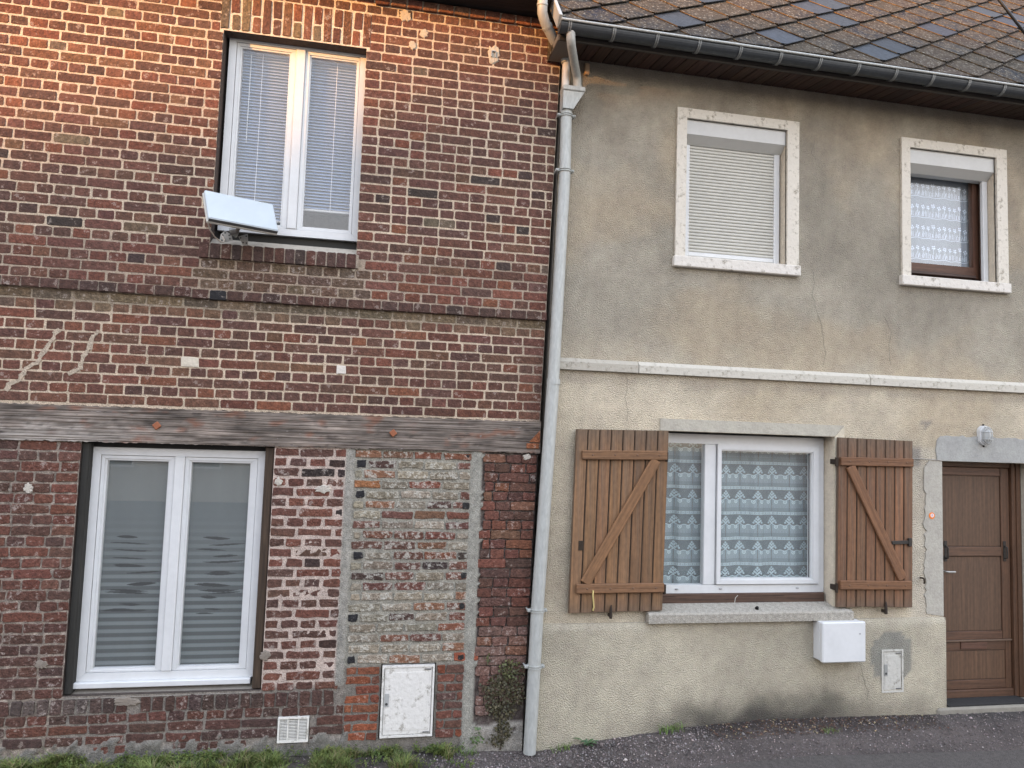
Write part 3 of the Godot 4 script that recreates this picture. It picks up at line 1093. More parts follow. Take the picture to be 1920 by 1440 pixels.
	s.poly([Vector3(UL[0] - 0.01, 3.449, -0.002), Vector3(UL[1] + 0.01, 3.449, -0.002), Vector3(UL[1] + 0.01, 3.505, -0.085), Vector3(UL[0] - 0.01, 3.505, -0.085)], Vector3.UP)
	s.poly([Vector3(UL[0] - 0.01, 3.42, -0.0022), Vector3(UL[1] + 0.01, 3.42, -0.0022), Vector3(UL[1] + 0.01, 3.449, -0.0022), Vector3(UL[0] - 0.01, 3.449, -0.0022)], Vector3.BACK)
	part(h, "window_sill", s, mat.painted_stone)
	var gap := M.new()
	gap.col = Color(0.03, 0.028, 0.026)
	gap.box(Vector3(UL[0], 3.46, -0.16), Vector3(UL[1], 3.573, -0.135), 0)  # near-black: shade of the void under the frame, painted on a block
	part(h, "dark_fill", gap, mat.plain)
	# lower window between two timber posts, with a filmed glass
	var lw := casement(h, [-1.832, -0.735, 0.515, 2.036], -0.08, [-1.322, -1.258], [[-1.746, -1.365, 0.590, 1.950], [-1.218, -0.836, 0.590, 1.950]], mat.white_plastic)
	var sl := M.new()
	sl.box(Vector3(-1.858, 0.478, -0.13), Vector3(-0.748, 0.514, -0.045), 0.004)
	part(lw, "window_sill", sl, mat.white_plastic)
	for e in [[-1.882, -1.834, Color(0.035, 0.032, 0.03), "timber_post"], [-0.733, -0.672, Color(0.085, 0.055, 0.038), "timber_post"]]:
		var q := M.new()
		q.col = e[2]
		q.box(Vector3(e[0] + 0.001, 0.452, -0.20), Vector3(e[1], 2.068, -0.022), 0.006)
		part(h, e[3], q, mat.dark_wood)
	var bl := M.new()
	bl.col = Color(0.02, 0.02, 0.02)
	bl.box(Vector3(-1.833, 2.037, -0.2), Vector3(-0.734, 2.074, -0.09), 0)
	part(h, "dark_fill", bl, mat.plain)
	var cs := M.new()
	cs.col = Color(0.26, 0.24, 0.21)
	cs.poly([Vector3(-1.90, 0.431, -0.002), Vector3(-0.665, 0.434, -0.002), Vector3(-0.665, 0.474, -0.13), Vector3(-1.90, 0.470, -0.13)], Vector3.UP)
	part(h, "window_sill", cs, mat.cement)
	for i in 2:
		var g: Array = [[-1.746, -1.365, 0.590, 1.950], [-1.218, -0.836, 0.590, 1.950]][i]
		film(lw, g, -0.134, 71 + i)
	# eaves and roof
	var ev := M.new()
	ev.col = Color(0.035, 0.03, 0.028)
	ev.box(Vector3(LEFT - 0.1, 5.392, -0.01), Vector3(1.13, 5.42, 0.24), 0.004, 0)
	ev.box(Vector3(LEFT - 0.1, 5.385, 0.24), Vector3(1.13, 5.53, 0.265), 0.004, 0)
	part(h, "eaves_board", ev, mat.dark_wood)
	var rf := M.new()
	rf.col = Color(0.09, 0.07, 0.06)
	rf.box(Vector3(LEFT - 0.15, 0, -4.6), Vector3(1.14, 0.08, 0), 0.004)
	rf.moved(Transform3D(Basis(Vector3.RIGHT, deg_to_rad(42)), Vector3(0, 5.50, 0.30)))
	var rb := M.new()
	rb.col = rf.col
	rb.box(Vector3(LEFT - 0.15, 0, 0), Vector3(1.14, 0.08, 4.2), 0.004)
	rb.moved(Transform3D(Basis(Vector3.RIGHT, deg_to_rad(-42)), Vector3(0, 5.5, -6.3)))
	rf.v.append_array(rb.v); rf.n.append_array(rb.n); rf.uv.append_array(rb.uv); rf.c.append_array(rb.c)
	part(h, "roof", rf, mat.slate)
	var gu := M.new()
	gu.sweep_x(gutter_profile(0.335, 5.56, 0.06), LEFT - 0.1, 1.06, true)
	part(h, "gutter", gu, mat.dark_zinc)
	for e in [[LEFT, edge_x(3.1) - 0.004, 3.066, 3.122, 0.0205], [-1.232, -0.170, 3.347, 3.444, 0.018], [-0.14, 1.258, 5.318, 5.374, 0.019]]:
		var k := M.new()
		k.col = Color(0.40, 0.33, 0.26)
		k.box(Vector3(e[0], e[2], -0.01), Vector3(e[1], e[3], e[4]), 0.002, 0)
		part(h, "bedding_mortar", k, mat.mortar)
	# raked-out cracks filled with mortar at the left
	for c in CRACKS:
		var k := M.new()
		k.col = Color(0.56, 0.47, 0.36)
		var fine := []
		for i in c.size() - 1:
			for e in 3: fine.append(c[i].lerp(c[i + 1], e / 3.0) + Vector2(rnd(-0.007, 0.007), rnd(-0.004, 0.004)))
		for i in fine.size() - 1:
			var a: Vector2 = fine[i]
			var b2: Vector2 = fine[i + 1]
			var side := (b2 - a).orthogonal().normalized() * rnd(0.007, 0.017)
			var ext := (b2 - a).normalized() * 0.008
			k.prism(PackedVector2Array([a - ext - side, b2 + ext - side * rnd(0.7, 1.2), b2 + ext + side * rnd(0.7, 1.2), a - ext + side]), -0.004, 0.0026 + 0.0002 * (i % 5))
		part(h, "mortar_seam", k, mat.mortar)
	# old cement splashes on the upper wall and marks below
	var marks := [[0.078, 5.262, 0.05, 0.05], [0.220, 5.147, 0.038, 0.042], [0.139, 5.045, 0.03, 0.04], [-0.333, 1.79, 0.062, 0.032], [-0.635, 1.835, 0.03, 0.03], [-0.655, 0.675, 0.035, 0.035], [-2.171, 1.762, 0.034, 0.036], [-2.013, 0.653, 0.045, 0.03], [1.098, 2.05, 0.032, 0.026], [-1.50, 0.405, 0.09, 0.03], [-0.2, 3.35, 0.02, 0.03]]
	for e in marks:
		var k := M.new()
		k.col = Color(0.47, 0.42, 0.34) if e[1] > 3 else Color(0.50, 0.47, 0.41)
		if e[1] < 0.7: k.col = Color(0.24, 0.21, 0.175)
		blob(k, Vector3(e[0], e[1], 0.0), e[2], e[3], 0.007)
		part(h, "cement_splash", k, mat.cement)


func gutter_profile(z: float, y: float, r: float) -> Array:
	var p := []
	for i in 13:
		var a := PI + PI * i / 12.0
		p.append(Vector2(z + r * cos(a), y + r * sin(a)))
	for i in 6:     # the rolled lip
		var a := PI + TAU * i / 6.0
		p.append(Vector2(z + r + 0.007 + 0.008 * cos(a), y - 0.008 * sin(a) + 0.004))
	for i in 13:
		var a := TAU - PI * i / 12.0
		p.append(Vector2(z + (r - 0.004) * cos(a), y + (r - 0.004) * sin(a)))
	p.reverse()
	return p


func blob(m: M, at: Vector3, rx: float, ry: float, thick: float) -> void:   # a ragged dab of mortar
	var n := 22
	var a := []
	var b := []
	for i in n:
		var t := TAU * i / n
		var k := rnd(0.72, 1.15)
		a.append(at + Vector3(cos(t) * rx * k, sin(t) * ry * k, -0.006))
		b.append(at + Vector3(cos(t) * rx * k * 0.82, sin(t) * ry * k * 0.82, thick * rnd(0.5, 1)))
	for i in n:
		var j := (i + 1) % n
		m.face([at + Vector3(0, 0, thick), b[i], b[j]], [Vector2.ZERO, Vector2.ZERO, Vector2.ZERO], Vector3.BACK)
		m.face([b[i], b[j], a[j], a[i]], [Vector2.ZERO, Vector2.ZERO, Vector2.ZERO, Vector2.ZERO], b[i] - at + Vector3(0, 0, 0.01))


func film(win: Node3D, g: Array, z: float, sd: int) -> void:   # privacy film: stripes that thin out upwards, with clear slits
	var w := 192
	var hh := 512
	var im := Image.create_empty(w, hh, false, Image.FORMAT_RGBA8)
	var f := noise(sd, 0.02, 2)
	var slits := []
	for i in 13:
		slits.append([0.38 + 0.031 * i * rnd(0.9, 1.12), rnd(0.35, 0.68), rnd(0.14, 0.36), rnd(0.003, 0.0085)])
	for j in hh:
		var t := float(j) / hh
		var stripes := smoothstep(0.22, 0.72, t)
		var ph := fposmod(t * 27.0, 1.0)
		var band := smoothstep(0.0, 0.18, ph) * (1.0 - smoothstep(0.5, 0.62, ph))
		for i in w:
			var x := float(i) / w
			var v := lerpf(0.20, 0.125 + 0.075 * (band - 0.5) * stripes * 1.5, 1.0)
			v *= 1.0 + 0.05 * f.get_noise_2d(i, j * 0.2)
			var a := 1.0
			for s in slits:
				var dx: float = absf(x - s[1]) / s[2]
				if dx < 1.0 and absf(t - s[0] - 0.004 * sin(x * 5 + s[1] * 9)) < s[3] * (1.0 - dx * dx):
					v = 0.012
			im.set_pixel(i, j, Color(v * 0.86, v * 1.0, v * 1.0, a).linear_to_srgb())
	var m := StandardMaterial3D.new()
	m.albedo_texture = ImageTexture.create_from_image(im)
	m.roughness = 0.55
	m.texture_repeat = false
	var k := M.new()
	k.face([Vector3(g[0] - 0.01, g[2] - 0.01, z), Vector3(g[1] + 0.01, g[2] - 0.01, z), Vector3(g[1] + 0.01, g[3] + 0.01, z), Vector3(g[0] - 0.01, g[3] + 0.01, z)], [Vector2(0, 1), Vector2(1, 1), Vector2(1, 0), Vector2(0, 0)], Vector3.BACK)
	part(win, "privacy_film", k, m)


# ---------------------------------------------------------------- the rendered house
const W1 := [2.300, 3.170, 3.632, 4.745]
const W2 := [4.302, 5.150, 3.632, 4.730]
const BW := [2.14, 3.600, 0.940, 2.275]
const DR := [4.588, 5.500, 0.148, 2.108]
const HX := 7.6


func rendered_house() -> void:
	var h := thing("rendered_house", "house with grey roughcast walls, diamond slate roof and brown plank shutters", "house", Vector3(3.6, 0, 0))
	var f := noise(81, 0.5, 4)
	var f3 := noise(82, 1.9, 4)
	var w := M.new()
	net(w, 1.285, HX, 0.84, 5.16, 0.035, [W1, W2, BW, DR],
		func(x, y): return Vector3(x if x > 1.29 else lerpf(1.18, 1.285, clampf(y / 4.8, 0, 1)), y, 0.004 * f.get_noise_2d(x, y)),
		func(x, y):
			var n: float = f.get_noise_2d(x * 1.3, y * 1.3)
			var n2: float = f3.get_noise_2d(x, y)
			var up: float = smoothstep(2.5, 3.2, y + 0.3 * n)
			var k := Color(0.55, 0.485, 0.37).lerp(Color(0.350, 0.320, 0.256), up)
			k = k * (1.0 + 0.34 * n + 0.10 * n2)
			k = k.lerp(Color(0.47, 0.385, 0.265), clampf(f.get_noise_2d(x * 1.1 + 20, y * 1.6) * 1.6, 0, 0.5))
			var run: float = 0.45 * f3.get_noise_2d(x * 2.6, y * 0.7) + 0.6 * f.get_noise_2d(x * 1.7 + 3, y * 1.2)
			k = k.lerp(Color(0.235, 0.205, 0.16), smoothstep(-0.1, 1.3, run * 1.5 + (y - 4.0) * 0.7) * 0.62 * smoothstep(2.8, 3.3, y))  # weathering streaks, with shade under the eaves painted in towards the top
			for o in [W1, W2]:      # rain stains below the sills
				if x > o[0] - 0.14 and x < o[1] + 0.14 and y < 3.56:
					k = k.lerp(Color(0.25, 0.225, 0.18), clampf(0.5 + run * 1.2 - (3.56 - y) * 1.8, 0, 0.42))
			if x > 4.3 and y < 2.2: k = k.lerp(Color(0.56, 0.53, 0.46), 0.35)
			if y < 2.71 and y > 2.62 + 0.06 * n2: k = k.lerp(Color(0.36, 0.32, 0.26), 0.35)
			for d in [[4.446, 2.403, 0.035], [4.33, 2.13, 0.09]]:
				var r: float = Vector2(x - d[0], y - d[1]).length() / d[2]
				if r < 1.0 + 0.4 * n2: k = k.lerp(Color(0.20, 0.195, 0.185), 0.6)
			return k)
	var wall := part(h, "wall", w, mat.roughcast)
	var t := M.new()
	t.col = Color(0.66, 0.60, 0.48)
	for o in [W1, W2, BW, DR]:
		t = M.new()
		t.col = Color(0.62, 0.56, 0.45)
		reveal(t, o, -0.3, 0.002, "lrt" if o == W1 or o == W2 else "lr")
		if o == DR or o == BW:
			t.col = Color(0.24, 0.23, 0.21) if o == DR else Color(0.08, 0.075, 0.07)
			reveal(t, o, -0.3, 0.002, "t")
		part(h, "reveal", t, mat.cement)
	shell(h, 1.20, HX, 5.1)
	var sd := M.new()
	sd.col = Color(0.3, 0.27, 0.22)
	sd.poly([Vector3(1.18, -0.2, 0), Vector3(1.285, 5.16, 0), Vector3(1.285, 5.16, -0.4), Vector3(1.2, -0.2, -0.4)], Vector3.LEFT)
	part(h, "side_wall", sd, mat.cement)
	# plinth, with damp and mould along the street
	var pl := M.new()
	net(pl, 1.19, DR[0] + 0.004, -0.15, 0.852, 0.028, [],
		func(x, y): return Vector3(x, y, 0.024 + 0.005 * f.get_noise_2d(x * 1.5, y * 1.5) - (0.012 * smoothstep(0.83, 0.852, y))),
		func(x, y):
			var n: float = f3.get_noise_2d(x, y)
			var n2: float = f.get_noise_2d(x * 1.2 + 7, y * 1.2)
			var k := Color(0.46, 0.42, 0.325) * (1.0 + 0.32 * n2 + 0.1 * n)
			var dirt: float = 1.0 - smoothstep(0.0, 0.30, y - ground_y(x, 0) + 0.16 * n)
			dirt *= smoothstep(1.6, 2.6, x + 0.3 * n) * (1.0 - 0.6 * smoothstep(3.3, 4.0, x))
			k = k.lerp(Color(0.045, 0.042, 0.038), clampf(dirt, 0, 1) * 0.9)
			var r := Vector2((x - 4.10) / 0.17, (y - 0.52) / 0.2).length() + 0.35 * n
			if r < 1.0: k = k.lerp(Color(0.215, 0.22, 0.20), 0.75)
			if y > 0.79 + 0.04 * n: k = k.lerp(Color(0.50, 0.46, 0.37), 0.5)
			return k)
	net(pl, DR[1], HX, -0.15, 0.852, 0.05, [], func(x, y): return Vector3(x, y, 0.024), func(x, y): return Color(0.38, 0.35, 0.29))
	pl.col = Color(0.46, 0.42, 0.34)
	for e in [[1.19, DR[0] + 0.004], [DR[1], HX]]:
		pl.poly([Vector3(e[0], 0.852, 0.0125), Vector3(e[1], 0.852, 0.0125), Vector3(e[1], 0.856, -0.01), Vector3(e[0], 0.856, -0.01)], Vector3.UP)
	pl.poly([Vector3(DR[0] + 0.004, -0.1, 0.024), Vector3(DR[0] + 0.004, 0.852, 0.024), Vector3(DR[0] + 0.004, 0.852, -0.3), Vector3(DR[0] + 0.004, -0.1, -0.3)], Vector3.RIGHT)
	part(h, "plinth", pl, mat.roughcast)
	# cracks in the render
	for c in [[[1.84, 2.70], [1.86, 2.62], [1.845, 2.52], [1.87, 2.42], [1.86, 2.30]], [[3.42, 4.70], [3.40, 4.58], [3.46, 4.50]], [[3.40, 3.62], [3.43, 3.52], [3.41, 3.40], [3.45, 3.28], [3.50, 3.12], [3.52, 2.95], [3.51, 2.80]], [[4.06, 3.28], [4.13, 3.15], [4.10, 3.0], [4.12, 2.82]], [[3.80, 0.56], [3.83, 0.42], [3.88, 0.30], [3.87, 0.2]]]:
		var k := M.new()
		k.col = Color(0.15, 0.14, 0.12)
		var pts := []
		for i in c.size() - 1:
			for e in 3:
				var q := Vector2(c[i][0], c[i][1]).lerp(Vector2(c[i + 1][0], c[i + 1][1]), e / 3.0)
				pts.append(Vector3(q.x + rnd(-0.008, 0.008), q.y, 0.0035 if q.y > 0.85 else 0.0275))
		k.tube(pts, 0.0011, 4)
		part(wall, "crack", k, mat.plain)
	# string course of painted stones
	var xs := [1.30, 1.937, 3.913, HX]
	for i in 3:
		var k := M.new()
		k.col = Color(0.53, 0.515, 0.46) if i > 0 else Color(0.42, 0.40, 0.35)
		var y0 := 2.706
		k.poly([Vector3(xs[i] + 0.003, y0, 0.030), Vector3(xs[i + 1] - 0.003, y0, 0.030), Vector3(xs[i + 1] - 0.003, y0 + 0.058, 0.030), Vector3(xs[i] + 0.003, y0 + 0.058, 0.030)], Vector3.BACK)
		k.poly([Vector3(xs[i] + 0.003, y0 + 0.058, 0.030), Vector3(xs[i + 1] - 0.003, y0 + 0.058, 0.030), Vector3(xs[i + 1] - 0.003, y0 + 0.088, 0.002), Vector3(xs[i] + 0.003, y0 + 0.088, 0.002)], Vector3(0, 1, 0.5))
		k.poly([Vector3(xs[i] + 0.003, y0, 0.030), Vector3(xs[i + 1] - 0.003, y0, 0.030), Vector3(xs[i + 1] - 0.003, y0, -0.01), Vector3(xs[i] + 0.003, y0, -0.01)], Vector3.DOWN)
		for e in [[xs[i] + 0.003, -1.0], [xs[i + 1] - 0.003, 1.0]]:
			k.poly([Vector3(e[0], y0, -0.01), Vector3(e[0], y0, 0.030), Vector3(e[0], y0 + 0.058, 0.030), Vector3(e[0], y0 + 0.088, 0.002)], Vector3(e[1], 0, 0))
		part(h, "string_course", k, mat.painted_stone)
	upper_windows(h)
	big_window(h)
	shutters(h)
	door(h)
	patches(h)
	slate_roof(h)


func upper_windows(h: Node3D) -> void:
	for i in 2:
		var o: Array = [W1, W2][i]
		var m := M.new()
		m.col = Color(0.64, 0.615, 0.55)
		var wl := 0.082
		var top: float = o[3] + 0.078
		for s in [[Vector2(o[0] - wl, o[2]), Vector2(o[0], o[2]), Vector2(o[0], o[3]), Vector2(o[0] - wl, top), 1], [Vector2(o[1], o[2]), Vector2(o[1] + 0.104, o[2]), Vector2(o[1] + 0.104, top), Vector2(o[1], o[3]), 1], [Vector2(o[0] - wl, top - 0.0003), Vector2(o[0] + 0.0003, o[3]), Vector2(o[1], o[3]), Vector2(o[1] + 0.104, top - 0.0003), 0]]:
			m.prism(PackedVector2Array([s[0], s[1], s[2], s[3]]), -0.01, 0.022, s[4])
		part(h, "window_surround", m, mat.painted_stone)
		var q := M.new()
		q.col = Color(0.66, 0.64, 0.60)
		q.box(Vector3(o[0] - 0.098, 3.548, -0.10), Vector3(o[1] + 0.112, 3.632, 0.042), 0.006, 0)
		part(h, "window_sill", q, mat.painted_stone)
		# roller shutter: box, side rails, slats
		var b := M.new()
		b.col = Color(0.83, 0.82, 0.79)
		var yb: float = o[3] - (0.118 if i == 0 else 0.124)
		b.sweep_x([Vector2(-0.14, o[3] - 0.004), Vector2(-0.004, o[3] - 0.004), Vector2(-0.004, yb), Vector2(-0.075, yb - 0.058), Vector2(-0.14, yb - 0.058)], o[0] + 0.004, o[1] - 0.004, true)
		for e in [o[0] + 0.004, o[1] - 0.004]:
			b.poly([Vector3(e, o[3] - 0.004, -0.14), Vector3(e, o[3] - 0.004, -0.004), Vector3(e, yb, -0.004), Vector3(e, yb - 0.058, -0.075), Vector3(e, yb - 0.058, -0.14)], Vector3(1 if e > o[0] + 0.1 else -1, 0, 0))
		b.col = Color(0.03, 0.025, 0.02)
		b.box(Vector3(o[0] + 0.003, o[3] - 0.004, -0.14), Vector3(o[1] - 0.003, o[3] - 0.0005, -0.02), 0)
		var rs := part(h, "roller_shutter", b, mat.white_plastic, Vector3((o[0] + o[1]) / 2, o[2], -0.09))
		var xr: float = o[1] - 0.060 if i == 0 else o[1] - 0.052
		for e in [[o[0] + 0.022, o[0] + 0.070], [xr, xr + 0.048]]:
			var r := M.new()
			r.box(Vector3(e[0], o[2] + 0.003, -0.105), Vector3(e[1], yb - 0.058, -0.072), 0.004)
			part(rs, "side_rail", r, mat.white_plastic)
		var dk := M.new()      # the dark line between rail and reveal
		dk.col = Color(0.10, 0.05, 0.035)
		dk.box(Vector3(xr + 0.049, o[2] + 0.002, -0.16), Vector3(o[1] - 0.001, yb - 0.06, -0.095), 0)
		dk.box(Vector3(o[0] + 0.001, o[2] + 0.002, -0.16), Vector3(o[0] + 0.021, yb - 0.06, -0.095), 0)
		part(rs, "backing", dk, mat.plain)
		if i == 0:
			var n := 33
			var pitch: float = (yb - 0.056 - (o[2] + 0.072)) / n
			var sm := M.new()
			sm.col = Color(0.80, 0.77, 0.69)
			var prof := []
			for k in 7:
				var a := PI * k / 6.0
				prof.append(Vector2(-0.0885 + 0.0065 * sin(a), -pitch / 2 + 0.0015 + (pitch - 0.003) * (1 - cos(a)) / 2))
			prof.append(Vector2(-0.094, pitch / 2)); prof.append(Vector2(-0.094, -pitch / 2))
			prof.reverse()
			sm.sweep_x(prof, o[0] + 0.068, xr + 0.003, true)
			var mesh := sm.mesh()
			for k in n:
				var y: float = o[2] + 0.072 + pitch * (k + 0.5)
				var so := shaped(rs, "slat", mesh, mat.white_plastic)
				so.position = Vector3(0, y, 0) - spot[rs]
			var eb := M.new()
			eb.box(Vector3(o[0] + 0.068, o[2] + 0.036, -0.098), Vector3(xr, o[2] + 0.071, -0.078), 0.004, 0)
			part(rs, "end_bar", eb, mat.white_plastic)
			var ws := M.new()
			ws.col = Color(0.6, 0.57, 0.5)
			ws.box(Vector3(o[0], o[2] + 0.001, -0.2), Vector3(o[1], o[2] + 0.034, -0.07), 0.004, 0)
			part(h, "window_ledge", ws, mat.painted_stone)
		else:
			# a brown wooden casement behind
			var fr := M.new()
			fr.col = Color(0.105, 0.048, 0.028)
			var g := [4.385, 5.068, 3.800, 4.600]
			ring(fr, [o[0], o[1], o[2] + 0.004, o[3] - 0.002], [0.03, 0.028, 0.06, 0.06], -0.215, -0.165)
			var win := part(h, "window", fr, mat.door_wood)
			var sh := M.new()
			sh.col = Color(0.125, 0.058, 0.034)
			ring(sh, [o[0] + 0.028, o[1] - 0.03, o[2] + 0.066, o[3] - 0.05], [0.055, 0.052, 0.10, 0.085], -0.20, -0.15)
			part(win, "sash", sh, mat.door_wood)
			for e in 1:
				var pn := M.new()
				pn.box(Vector3(g[0] - 0.02, g[2] - 0.02, -0.176 - e * 0.012), Vector3(g[1] + 0.02, g[3] + 0.02, -0.173 - e * 0.012), 0)
				part(win, "pane", pn, mat.glass)
			var dr := M.new()
			dr.col = Color(0.06, 0.035, 0.025)
			dr.box(Vector3(o[0] + 0.05, o[2] + 0.066, -0.15), Vector3(o[1] - 0.07, o[2] + 0.092, -0.13), 0.005, 0)
			part(win, "drip_bar", dr, mat.door_wood)


func big_window(h: Node3D) -> void:
	var m := M.new()
	ring(m, [2.150, 3.594, 1.033, 2.262], [0.06, 0.052, 0.062, 0.075], -0.19, -0.12)
	var win := part(h, "window", m, mat.white_plastic, Vector3(2.9, 1.03, -0.12))
	var u := M.new()
	u.box(Vector3(2.556, 1.096, -0.185), Vector3(2.652, 2.186, -0.121), 0.004)
	part(win, "mullion", u, mat.white_plastic)
	var s := M.new()
	ring(s, [2.657, 3.540, 1.103, 2.190], [0.030, 0.050, 0.032, 0.042], -0.18, -0.102)
	ring(s, [2.685, 3.492, 1.133, 2.150], [0.010, 0.012, 0.011, 0.012], -0.17, -0.112)
	part(win, "sash", s, mat.white_plastic)
	for g in [[2.215, 2.556, 1.095, 2.187], [2.690, 3.484, 1.140, 2.142]]:
		for e in 1:
			var pn := M.new()
			pn.box(Vector3(g[0] - 0.006, g[2] - 0.006, -0.145 - e * 0.016), Vector3(g[1] + 0.006, g[3] + 0.006, -0.141 - e * 0.016), 0)
			part(win, "pane", pn, mat.glass)
	var bd := M.new()
	bd.col = Color(0.02, 0.022, 0.025)
	ring(bd, [2.688, 3.486, 1.138, 2.144], [0.006, 0.009, 0.005, 0.006], -0.150, -0.1405)
	part(win, "gasket", bd, mat.plain)
	for x in [2.335, 2.70, 3.36]:
		var k := M.new()
		k.col = Color(0.6, 0.6, 0.6)
		k.ball(Vector3(x, 1.066, -0.118), Vector3(0.016, 0.008, 0.008), 5, 8)
		part(win, "drain_cap", k, mat.white_plastic)
	var r := M.new()
	r.col = Color(0.115, 0.07, 0.048)
	r.box(Vector3(2.145, 0.955, -0.16), Vector3(3.585, 1.032, -0.092), 0.005, 0)
	part(h, "window_board", r, mat.dark_wood)
	var tw := M.new()
	tw.col = Color(0.4, 0.38, 0.33)
	tw.tube([Vector3(2.83, 1.02, -0.088), Vector3(2.80, 1.005, -0.07), Vector3(2.79, 0.98, -0.06), Vector3(2.785, 0.962, -0.055)], 0.0025, 5)
	part(h, "string_end", tw, mat.plain)
	# concrete sill with a rounded end
	var c := M.new()
	c.col = Color(0.46, 0.435, 0.37)
	var prof := [Vector2(0.074, 0.858), Vector2(0.074, 0.918), Vector2(0.064, 0.930), Vector2(-0.10, 0.966), Vector2(-0.10, 0.858)]
	prof.reverse()
	c.sweep_x(prof, 2.036, 3.70, true)
	var n := 6
	for i in n:        # the rounded right end
		var a0 := PI / 2 * i / n
		var a1 := PI / 2 * (i + 1) / n
		for e in [[0.858, 0.0], [0.918, 1.0]]:
			pass
		var p0 := Vector2(3.70 + 0.045 * sin(a0), 0.030 + 0.044 * cos(a0))
		var p1 := Vector2(3.70 + 0.045 * sin(a1), 0.030 + 0.044 * cos(a1))
		var out := Vector3(sin(a0), 0, cos(a0))
		c.poly([Vector3(p0.x, 0.858, p0.y), Vector3(p1.x, 0.858, p1.y), Vector3(p1.x, 0.916, p1.y), Vector3(p0.x, 0.916, p0.y)], out, 0)
		c.poly([Vector3(3.70, 0.934, 0.03), Vector3(p0.x, 0.916, p0.y), Vector3(p1.x, 0.916, p1.y)], Vector3.UP, 0)
		c.poly([Vector3(3.70, 0.858, 0.03), Vector3(p0.x, 0.858, p0.y), Vector3(p1.x, 0.858, p1.y)], Vector3.DOWN, 0)
	c.box(Vector3(3.70, 0.858, -0.05), Vector3(3.745, 0.932, 0.030), 0.004, 0)
	c.poly([Vector3(2.036, 0.858, 0.074), Vector3(2.036, 0.918, 0.074), Vector3(2.036, 0.930, 0.064), Vector3(2.036, 0.966, -0.10), Vector3(2.036, 0.858, -0.10)], Vector3.LEFT)
	part(h, "window_sill", c, mat.mortar)
	var e2 := M.new()
	e2.col = Color(0.06, 0.055, 0.05)
	e2.tube([Vector3(2.93, 0.945, 0.02), Vector3(2.93, 0.958, 0.03)], [0.016, 0.010], 8)
	part(h, "sill_plug", e2, mat.iron)
	# smooth band round the opening
	var b := M.new()
	b.col = Color(0.47, 0.445, 0.375)
	b.prism(PackedVector2Array([Vector2(2.125, 2.279), Vector2(3.602, 2.279), Vector2(3.686, 2.370), Vector2(2.125, 2.370)]), -0.01, 0.012, 0)
	part(h, "lintel_band", b, mat.cement)
	var j := M.new()
	j.col = Color(0.64, 0.585, 0.46)
	j.prism(PackedVector2Array([Vector2(3.604, 0.95), Vector2(3.688, 0.95), Vector2(3.688, 2.368), Vector2(3.604, 2.277)]), -0.01, 0.011)
	part(h, "jamb_band", j, mat.cement)


func board(m: M, a: Vector2, b: Vector2, wd: float, z0: float, z1: float, bev := 0.004) -> void:   # a length of timber from a to b, grain along it
	var k := M.new()
	k.col = m.col
	k.off = m.off
	var l := a.distance_to(b)
	k.box(Vector3(0, -wd / 2, z0), Vector3(l, wd / 2, z1), bev, 0)
	k.moved(Transform3D(Basis(Vector3.BACK, (b - a).angle()), Vector3(a.x, a.y, 0)))
	m.v.append_array(k.v); m.n.append_array(k.n); m.uv.append_array(k.uv); m.c.append_array(k.c)


